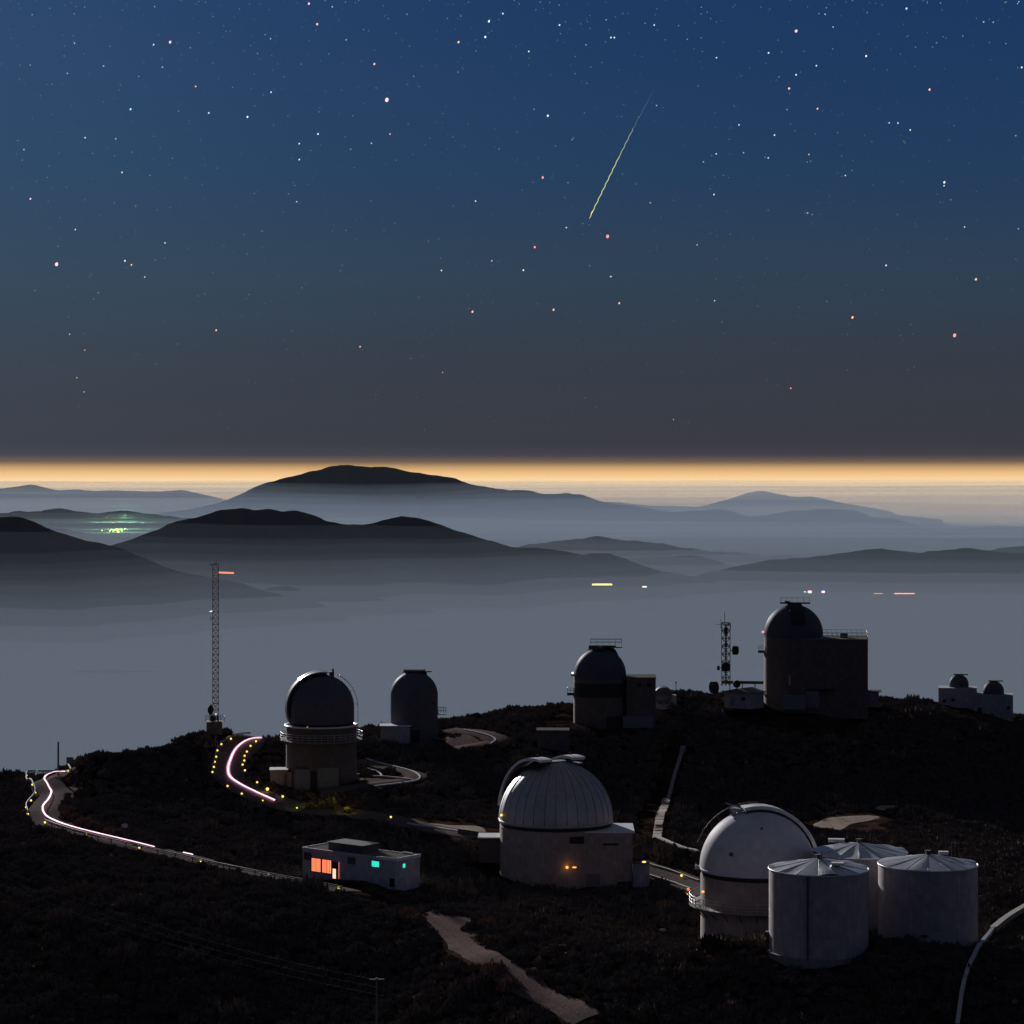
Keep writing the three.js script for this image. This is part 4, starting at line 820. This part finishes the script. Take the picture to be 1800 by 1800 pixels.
const G1 = 'yellow glowing reflectors outside the far left bend', G2 = 'yellow glowing reflectors outside the upper bend', G3 = 'yellow glowing reflectors inside the upper bend', G4 = 'yellow glowing reflectors along the lower straight road';
[[57, 1379], [62, 1393], [54.5, 1407], [46, 1419], [49, 1431]].forEach(([x, y], i) => marker(x, y, nth[i] + ' yellow glowing reflector below the outermost one, down the outside of the far left bend', G1));
marker(46.5, 1363, 'yellow glowing reflector at the outermost turn of the far left bend'); marker(65, 1355, 'yellow glowing reflector at the left end of the level skyline guard rail'); marker(119, 1355, 'yellow glowing reflector under the square dark sign');
marker(79, 1445.5, 'yellow glowing reflector just below the foot of the far left bend');
marker(151, 1466, 'yellow glowing reflector touching the lower streak of light'); marker(245, 1489.5, 'yellow glowing reflector near the end of the lower streak of light'); marker(352.5, 1513, 'yellow glowing reflector just past the white dash on the lower road'); marker(472, 1537, 'yellow glowing reflector on the lower road left of the lit house', null, LIT.yellow, .7); marker(595, 1560.5, 'yellow glowing reflector in front of the lit house');
marker(406, 1298.5, 'yellow glowing reflector at the top of the upper bend');
[[389, 1308], [382, 1319], [380, 1330], [377.5, 1339], [376, 1348], [373.5, 1357]].forEach(([x, y], i) => marker(x, y, nth[i] + ' yellow glowing reflector from the top in the left row outside the upper bend', G2));
marker(400, 1381.5, 'yellow glowing reflector below the left row of the upper bend'); marker(425, 1395, 'yellow glowing reflector midway along the near edge of the upper road'); marker(462, 1407, 'yellow glowing reflector near the end of the upper streak of light', null, LIT.yellow, .7); marker(522, 1420, 'greenish yellow glowing marker at the tip of the pale road edge', null, glow(.9, 1.3, .1), .8);
[[450, 1303], [440.5, 1311], [434, 1321], [430, 1328.5], [429.4, 1336.7], [426.4, 1344], [430.5, 1354]].forEach(([x, y], i) => marker(x, y, nth[i] + ' yellow glowing reflector from the top in the right row inside the upper bend', G3));
marker(452, 1375, 'yellow glowing reflector left of the small annex of the dark grey dome'); marker(470, 1387, 'large orange yellow lamp below the small annex of the dark grey dome', null, LIT.yellow, 1.5); marker(497, 1400, 'yellow glowing reflector alone on the bank below the dark grey dome', null, LIT.yellow, 1.1);
marker(546, 1413.5, 'yellow lamp at the left of the lit plants', null, LIT.yellow, 1.1); marker(580, 1411, 'yellow lamp in the middle of the lit plants', null, LIT.yellow, .9); marker(610, 1423.5, 'yellow lamp at the right end of the lit plants', null, LIT.yellow, 1.1); marker(687, 1436, 'yellow glowing marker alone at the left end of the silver dome road');
marker(1198, 1539, 'yellow glowing marker on the road between the silver dome and the white dome'); marker(1210, 1563, 'red lamp at the railing of the white dome', null, LIT.red, 1.1); marker(1208, 1571, 'yellow lamp just under the red lamp by the white dome');
for (const [x, y, w] of [[546, 1412, 2.2], [580, 1410, 2.6], [610, 1422, 1.6], [470, 1386, 1.6]]) { const p = hit(x, y + 6); lampAt(p.add(V(0, 1.1, .7)), new THREE.Color(1, .78, .1), w * 1.5, 8); }
// ---------------------------------------------------------------- single shrubs one can tell apart
const brownLeaf = earth(lin(.21, .14, .10)), yellowLeaf = std(lin(.16, .14, .03), .9), darkLeaf = std(lin(.03, .027, .018), 1);
function shrub(px, py, r, label, mat, seed, group, tall = 1) {
  const p = hit(px, py), g = thing('shrub', label, 'shrub', p.setY(groundHeight(p.x, p.z) - .1), hash(seed, 4) * 6, group);
  const f = new THREE.Mesh(metreUV(bushShape(seed, 240)), mat); f.name = 'foliage'; f.scale.set(r, r * tall, r); f.castShadow = f.receiveShadow = true; g.add(f);
  part(g, 'stem', [rod(V(0, -.3, 0), V(.05, r * .5, 0), .06), rod(V(0, 0, 0), V(r * .3, r * .5, .1), .04), rod(V(0, 0, 0), V(-r * .3, r * .45, -.1), .04)], M.rust);
}
const GS = 'brown shrubs in a row along the inner side of the lower road';
[[113, 1424, 1.0], [122, 1430, 1.25], [117, 1438, 1.2], [130, 1441, 1.1], [138, 1449, .9], [150, 1451, 1.35], [164, 1456, 1.2], [173, 1458, .9], [193, 1465, 1.2], [206, 1469, 1.2]].forEach(([x, y, r], i) => shrub(x, y, r, nth[i] + ' rounded brown shrub from the top in the row beside the lower road', brownLeaf, 40 + i, GS));
[[546, 1422, .9, 'leafy yellow lit plant at the left of the lamp row'], [563, 1421, .6, 'smallest yellow lit plant in the lamp row'], [579, 1421, 1.1, 'tallest yellow lit plant in the middle of the lamp row'], [592, 1424, .7, 'yellow lit plant right of the middle lamp'], [611, 1429, .8, 'yellow lit plant at the right end of the lamp row']].forEach(([x, y, r, l], i) => shrub(x, y, r, l, yellowLeaf, 60 + i, null, 1.4));
[[718, 1608, 1.2, 'brown shrub at the upper left end of the dirt track'], [733, 1622, 1.3, 'brown shrub beside the wide start of the dirt track'], [858, 1632, 1.4, 'brown shrub at the right edge of the dirt yard'], [868, 1655, 1.2, 'brown shrub just below the right edge of the dirt yard'], [868, 1712, 1.6, 'reddish brown shrub on the left edge of the dirt track'], [895, 1738, 1.4, 'reddish brown shrub lower on the left edge of the dirt track'], [962, 1718, .8, 'small grey shrub on the right edge of the dirt track']].forEach(([x, y, r, l], i) => shrub(x, y, r, l, brownLeaf, 80 + i));
[[1278, 1640, 1.4, 'dark shrub against the foot of the white dome tower'], [1262, 1680, 2.0, 'big dark shrub left of the nearest water tank'], [1170, 1600, 1.6, 'brown shrub on the bank below the white dome railing'], [1668, 1655, 1.5, 'dark shrub at the right foot of the right water tank'], [1285, 1775, 1.3, 'rusty brown shrub near the bottom edge']].forEach(([x, y, r, l], i) => shrub(x, y, r, l, i === 2 || i === 4 ? brownLeaf : darkLeaf, 100 + i));
[[838, 1261, 1.2, 'rounded bush on the skyline right of the narrow white tower'], [894, 1257, .8, 'small round bush on the skyline left of the middle dome'], [964, 1249, .7, 'low bush on the skyline close to the middle dome'], [872, 1317, .9, 'dark bush in front of the small back loop'], [855, 1320, 1.0, 'dark bush left of another in front of the small back loop']].forEach(([x, y, r, l], i) => shrub(x, y + 2, r, l, darkLeaf, 120 + i));
[[1347, 1660, .5, 'pale angular stone at the left foot of the nearest water tank'], [1351, 1668, .7, 'larger pale stone below another beside the nearest water tank'], [1330, 1642, .6, 'flat pale stone between the white dome and the nearest water tank'], [1228, 1678, .5, 'pale stone at the left foot of the white dome tower'], [1162, 1627, .5, 'pale stone on the bank left of the white dome']].forEach(([x, y, r, l], i) => {
  const p = hit(x, y), m = new THREE.Mesh(metreUV(flat(stoneShape(30 + i))), std(lin(.38, .34, .31), .9)); m.name = numbered('stone'); m.position.copy(p.setY(groundHeight(p.x, p.z) + r * .2)); m.scale.setScalar(r * 1.6); m.castShadow = m.receiveShadow = true; scene.add(m); tag(m, l, 'stone');
});
scatter('scrub', bushes, scrubMat, 17000, .82, 3, .1);
scatter('tall_scrub', bushes, earth(lin(.14, .109, .09)), 260, 1.7, .35, .08);
scatter('scattered_stones', stones, stoneMat, 500, .75, .4, .15);

// ---------------------------------------------------------------- far lights, town, stars, meteor
function farLight(x0, x1, py, d, r, mat, label) { const a = P(x0, py, d), b = P(x1, py + .8, d); tag(part(scene, 'distant_light', [new THREE.CapsuleGeometry(r * d / F, Math.max(.1, a.distanceTo(b)), 4, 10).rotateZ(Math.PI / 2).translate(...a.clone().lerp(b, .5).toArray())], mat), label, 'distant light'); }
farLight(1042, 1075, 1027, 6900, 1.3, glow(4, 2.2, .3), 'yellow streak of light low on the misty hills at centre'); farLight(1130, 1136, 1031, 6900, 1.0, glow(3, 2, 1.6), 'small white point of light right of the yellow streak in the mist');
farLight(1422, 1425, 1040, 6800, 2.2, glow(4, 1.6, 1.4), 'reddish point of light just above the tallest dome'); farLight(1446, 1448, 1040, 6800, 2.0, glow(2.6, 1.6, 4), 'violet white point of light right of the tallest dome top'); farLight(1414, 1416, 1040, 6800, .9, glow(.8, 2, 1.6), 'tiny green point of light beside the reddish one above the tallest dome');
farLight(1537, 1551, 1043, 6800, .6, glow(1.5, .6, .35), 'faint short orange streak right of the tallest dome'); farLight(1573, 1607, 1043, 6800, .9, glow(2.6, .9, .45), 'long orange streak of light far right in the mist');
{
  const o = P(205, 930, 15400), g = thing('town_lights', 'yellow and green glowing town in the misty valley at the left', 'town lights', o), r = rng(5), list = [[], []];
  for (let i = 0; i < 40; i++) { const x = (r() + r() + r() - 1.5) * 70, y = -r() * 20, s = 1.6 + 2.2 * r(); list[i % 2].push(new THREE.IcosahedronGeometry(s, 1).translate(x, y, (r() - .5) * 300)); }
  part(g, 'street_lights', list[0], glow(6, 5.2, .6)); part(g, 'house_lights', list[1], glow(2.2, 6, 1.4));
  for (const [x, y, z, c, w] of [[-14, 34, 60, [1, .84, .1], 5e4], [-130, 62, 60, [.6, 1, .38], 4.5e4], [-60, 70, 0, [.65, 1, .36], 7e4], [20, 72, 60, [.5, 1, .42], 8e4], [100, 66, 0, [.42, 1, .5], 6e4], [190, 62, 50, [.4, 1, .55], 4e4], [20, 100, -200, [.45, 1, .45], 3e5]]) { const l = new THREE.PointLight(new THREE.Color(...c), w); l.position.set(x, y, z); l.shadow.radius = 400; g.add(l); }
}
const STAR_D = 110000, starBall = metreUV(flat(new THREE.IcosahedronGeometry(STAR_D / F, 2)));
const unlit = (r, g, b) => new THREE.MeshBasicMaterial({ color: new THREE.Color().setRGB(r, g, b) });
const STAR = { pink: unlit(1.3, .8, .95), red: unlit(1.5, .42, .4), orange: unlit(1.3, .72, .42), white: unlit(1.1, 1.15, 1.25), blue: unlit(.35, .7, 1.1), cyan: unlit(.5, 1.0, 1.2) };
function star(px, py, size, kind, label) {
  const m = new THREE.Mesh(starBall, STAR[kind]); m.name = numbered('night_sky_star'); m.position.copy(P(px, py, STAR_D)); m.scale.set(size, size * 1.3, size); m.rotation.z = -.35; scene.add(m); tag(m, label, 'star');
}
star(680, 175.5, 3.0, 'pink', 'brightest pinkish star in the upper middle of the sky'); star(99.5, 464.5, 2.7, 'pink', 'bright pink star alone at the left above the town glow'); star(1678, 589.5, 2.6, 'red', 'bright reddish star low in the right of the sky'); star(1068, 415.5, 2.4, 'red', 'bright red star just below the end of the meteor trail');
star(299, 74, 1.9, 'pink', 'pinkish star high in the upper left'); star(543, 6.5, 1.6, 'pink', 'pinkish star cut close by the top edge left of centre'); star(557.5, 42.5, 1.6, 'orange', 'pale orange star near the top edge left of centre'); star(806, 74, 1.6, 'orange', 'orange star near the top, left of two white stars'); star(658, 112.5, 1.5, 'orange', 'orange star above the brightest pinkish star');
star(859.5, 37.5, 1.6, 'white', 'upper of two white stars near the top middle'); star(853, 65, 1.6, 'white', 'lower of two white stars near the top middle'); star(1399.5, 54.5, 2.1, 'pink', 'bright pinkish star high in the upper right'); star(1634, 157.5, 1.6, 'orange', 'orange star in the upper right, right of the small star groups'); star(1387, 155.5, 1.6, 'orange', 'orange star below the bright pinkish one in the upper right');
star(954, 312, 1.7, 'red', 'reddish star left of the lower meteor trail'); star(940, 434.5, 1.6, 'red', 'reddish star left of the bright red star'); star(1715.5, 491, 1.7, 'orange', 'orange star above the low reddish star at right'); star(1498.5, 558, 1.8, 'orange', 'golden star low in the right half of the sky'); star(973, 544.5, 1.5, 'orange', 'orange star low in the middle of the sky'); star(830.5, 548, 1.6, 'orange', 'orange star low, left of the middle'); star(1088.5, 533, 1.4, 'orange', 'small orange star low, right of the middle');
star(380, 580.5, 1.3, 'orange', 'golden star low in the left half of the sky'); star(633, 609.5, 1.1, 'orange', 'dim golden star low above the big far hill'); star(231, 465.5, 1.2, 'orange', 'right and orange one of a close pair at left'); star(219.5, 458.5, 1.2, 'white', 'left and white one of a close pair at left'); star(963, 203.5, 1.5, 'white', 'white star left of the upper meteor trail'); star(1593.5, 15, 1.5, 'cyan', 'cyan star at the top edge far right');
star(1660, 320.5, 1.7, 'white', 'white star with a faint companion in the right of the sky'); star(435, 205.5, 1.4, 'white', 'white star right of a line of three in the upper left'); star(229.5, 192, 1.5, 'cyan', 'cyan star in the upper left among faint ones'); star(1390, 682.5, 1.1, 'red', 'dim red star close above the horizon at right'); star(53.5, 349.5, 1.3, 'pink', 'pinkish star near the left edge, halfway up the sky'); star(1522.5, 98.5, 1.4, 'white', 'white star in the upper right near the top'); star(1437, 191, 1.3, 'orange', 'pale orange star in the right of the sky near small groups');
{
  const r = rng(77), small = [];
  const s = (x, y, size, k) => small.push([x, y, size, k]);
  const Wh = [1, 1.05, 1.15], Bl = [.3, .62, 1.0], Or = [1.1, .6, .35];
  s(344, 152, 1.2, Or); s(367, 198.5, 1.2, Wh); s(559, 235.5, 1.3, Wh); s(685.5, 235.5, 1.1, Or); s(653, 252, 1, Or); s(526, 252.5, 1.1, Wh); s(526, 280.5, 1.1, Wh); s(214.5, 303, 1.1, Wh); s(149.5, 242, 1, Wh); s(203.5, 244, 1.1, Bl); s(132.5, 403.5, 1, Wh); s(290, 427, 1, Wh); s(254.5, 487, .9, Wh);
  s(521.5, 354.5, .9, Wh); s(836, 353.5, 1.1, Wh); s(864.5, 458.5, .9, Wh); s(776, 475.5, 1.1, Wh); s(149, 615.5, .9, Or); s(135, 664, .9, Or); s(148, 689, .9, Or); s(122.5, 587.5, .8, Wh); s(270, 78.5, 1.1, Wh); s(131, 76, 1.1, Bl); s(182, 116, 1.1, Bl); s(285.5, 118, 1.1, Bl); s(118.5, 129, 1, Bl); s(608.5, 70, 1, Bl); s(475.5, 68, 1, Bl); s(476.5, 162, 1.1, Wh); s(584, 12, 1.1, Bl); s(42, 263, 1.1, Bl); s(884, 24, 1.2, Wh);
  s(983.5, 44, 1.3, Wh); s(1074, 66, 1.2, Wh); s(1080, 66, 1.2, Wh); s(1351, 93, 1.3, Wh); s(1399.5, 131.5, 1.2, Wh); s(1435, 115.5, 1.1, Wh); s(1450.5, 25, 1.1, Bl); s(1464.5, 47.5, 1.1, Bl); s(1729, 38.5, 1.2, Bl); s(1746, 39, 1, Bl); s(1796, 118.5, 1.3, Wh); s(1299, 219.5, 1, Wh); s(1361.5, 237.5, 1.2, Wh); s(1259, 270.5, 1, Wh); s(1236.5, 284.5, 1, Bl); s(1350.5, 277.5, 1, Wh); s(1422, 271.5, 1, Or); s(1307, 268.5, 1, Bl); s(1563, 216, .9, Wh); s(1578.5, 216.5, 1, Wh); s(1600, 228.5, 1.1, Wh);
  s(1659.5, 326.5, 1, Wh); s(1486, 308.5, 1, Wh); s(1255, 342, 1.1, Wh); s(1419.5, 374.5, 1, Or); s(1143, 356.5, .9, Or); s(920, 475, 1.3, Wh); s(1074, 486, 1, Wh); s(1256, 528.5, .9, Wh); s(1557.5, 466.5, 1.2, Wh); s(1184, 737.5, .8, Or); s(995.5, 400, 1, Wh); s(929.5, 90.5, 1.2, Wh); s(1259.5, 101.5, 1.1, Wh); s(1150, 44, 1.1, Wh); s(1154, 185.5, 1, Bl); s(1790, 402, 1, Bl); s(1695.5, 399, 1, Wh); s(1225.5, 430.5, .8, Wh); s(1785.5, 238.5, 1, Bl); s(778, 654.5, .8, Or);
  for (let i = 0; i < 1300; i++) { const y = Math.pow(r(), 1.35) * 760, c = .22 + .55 * r() * r(); s(r() * 1800, y, .42 + .45 * r(), (r() < .6 ? Bl : Wh).map((v) => v * c * (1 - y / 1100))); }
  const o = new THREE.InstancedMesh(starBall, new THREE.MeshBasicMaterial({ color: 0xffffff }), small.length), m4 = new THREE.Matrix4(), q = new THREE.Quaternion().setFromEuler(new THREE.Euler(0, 0, -.35));
  small.forEach(([x, y, size, k], i) => { o.setMatrixAt(i, m4.compose(P(x, y, STAR_D + 500), q, V(size, size * 1.25, size))); o.setColorAt(i, new THREE.Color().setRGB(...k)); });
  o.name = 'night_sky_star_field'; o.userData.kind = 'stuff'; scene.add(o);
}
{
  const D = 90000, g = thing('night_sky_meteor', 'slanting yellow green meteor trail in the upper right of centre', 'meteor', P(1070, 312, D)), o = g.position;
  const line = (x0, y0, x1, y1, n, r0, r1, mat, name) => {
    const pts = []; for (let i = 0; i <= n; i++) { const t = i / n; pts.push(P(x0 + (x1 - x0) * t + .7 * Math.sin(i * 2.1), y0 + (y1 - y0) * t, D).sub(o)); }
    const gs = []; for (let i = 0; i < n; i++) { const a = pts[i], b = pts[i + 1], k = D / F, h = new THREE.CylinderGeometry(k * (r0 + (r1 - r0) * (i + 1) / n), k * (r0 + (r1 - r0) * i / n), a.distanceTo(b) * 1.02, 6); h.applyQuaternion(new THREE.Quaternion().setFromUnitVectors(V(0, 1, 0), b.clone().sub(a).normalize())); gs.push(h.translate(...a.clone().add(b).multiplyScalar(.5).toArray())); }
    part(g, name, gs, mat);
  };
  line(1036, 384, 1042, 371, 3, .3, .95, unlit(1.0, 1.0, .32), 'meteor_head'); line(1042, 371, 1088, 276, 22, .8, .7, unlit(.62, .70, .26), 'meteor_trail'); line(1088, 276, 1113, 226, 11, .7, .5, unlit(.38, .46, .24), 'meteor_trail'); line(1113, 226, 1148, 160, 10, .45, .12, unlit(.10, .19, .24), 'meteor_tail');
}
renderer.render(scene, camera);
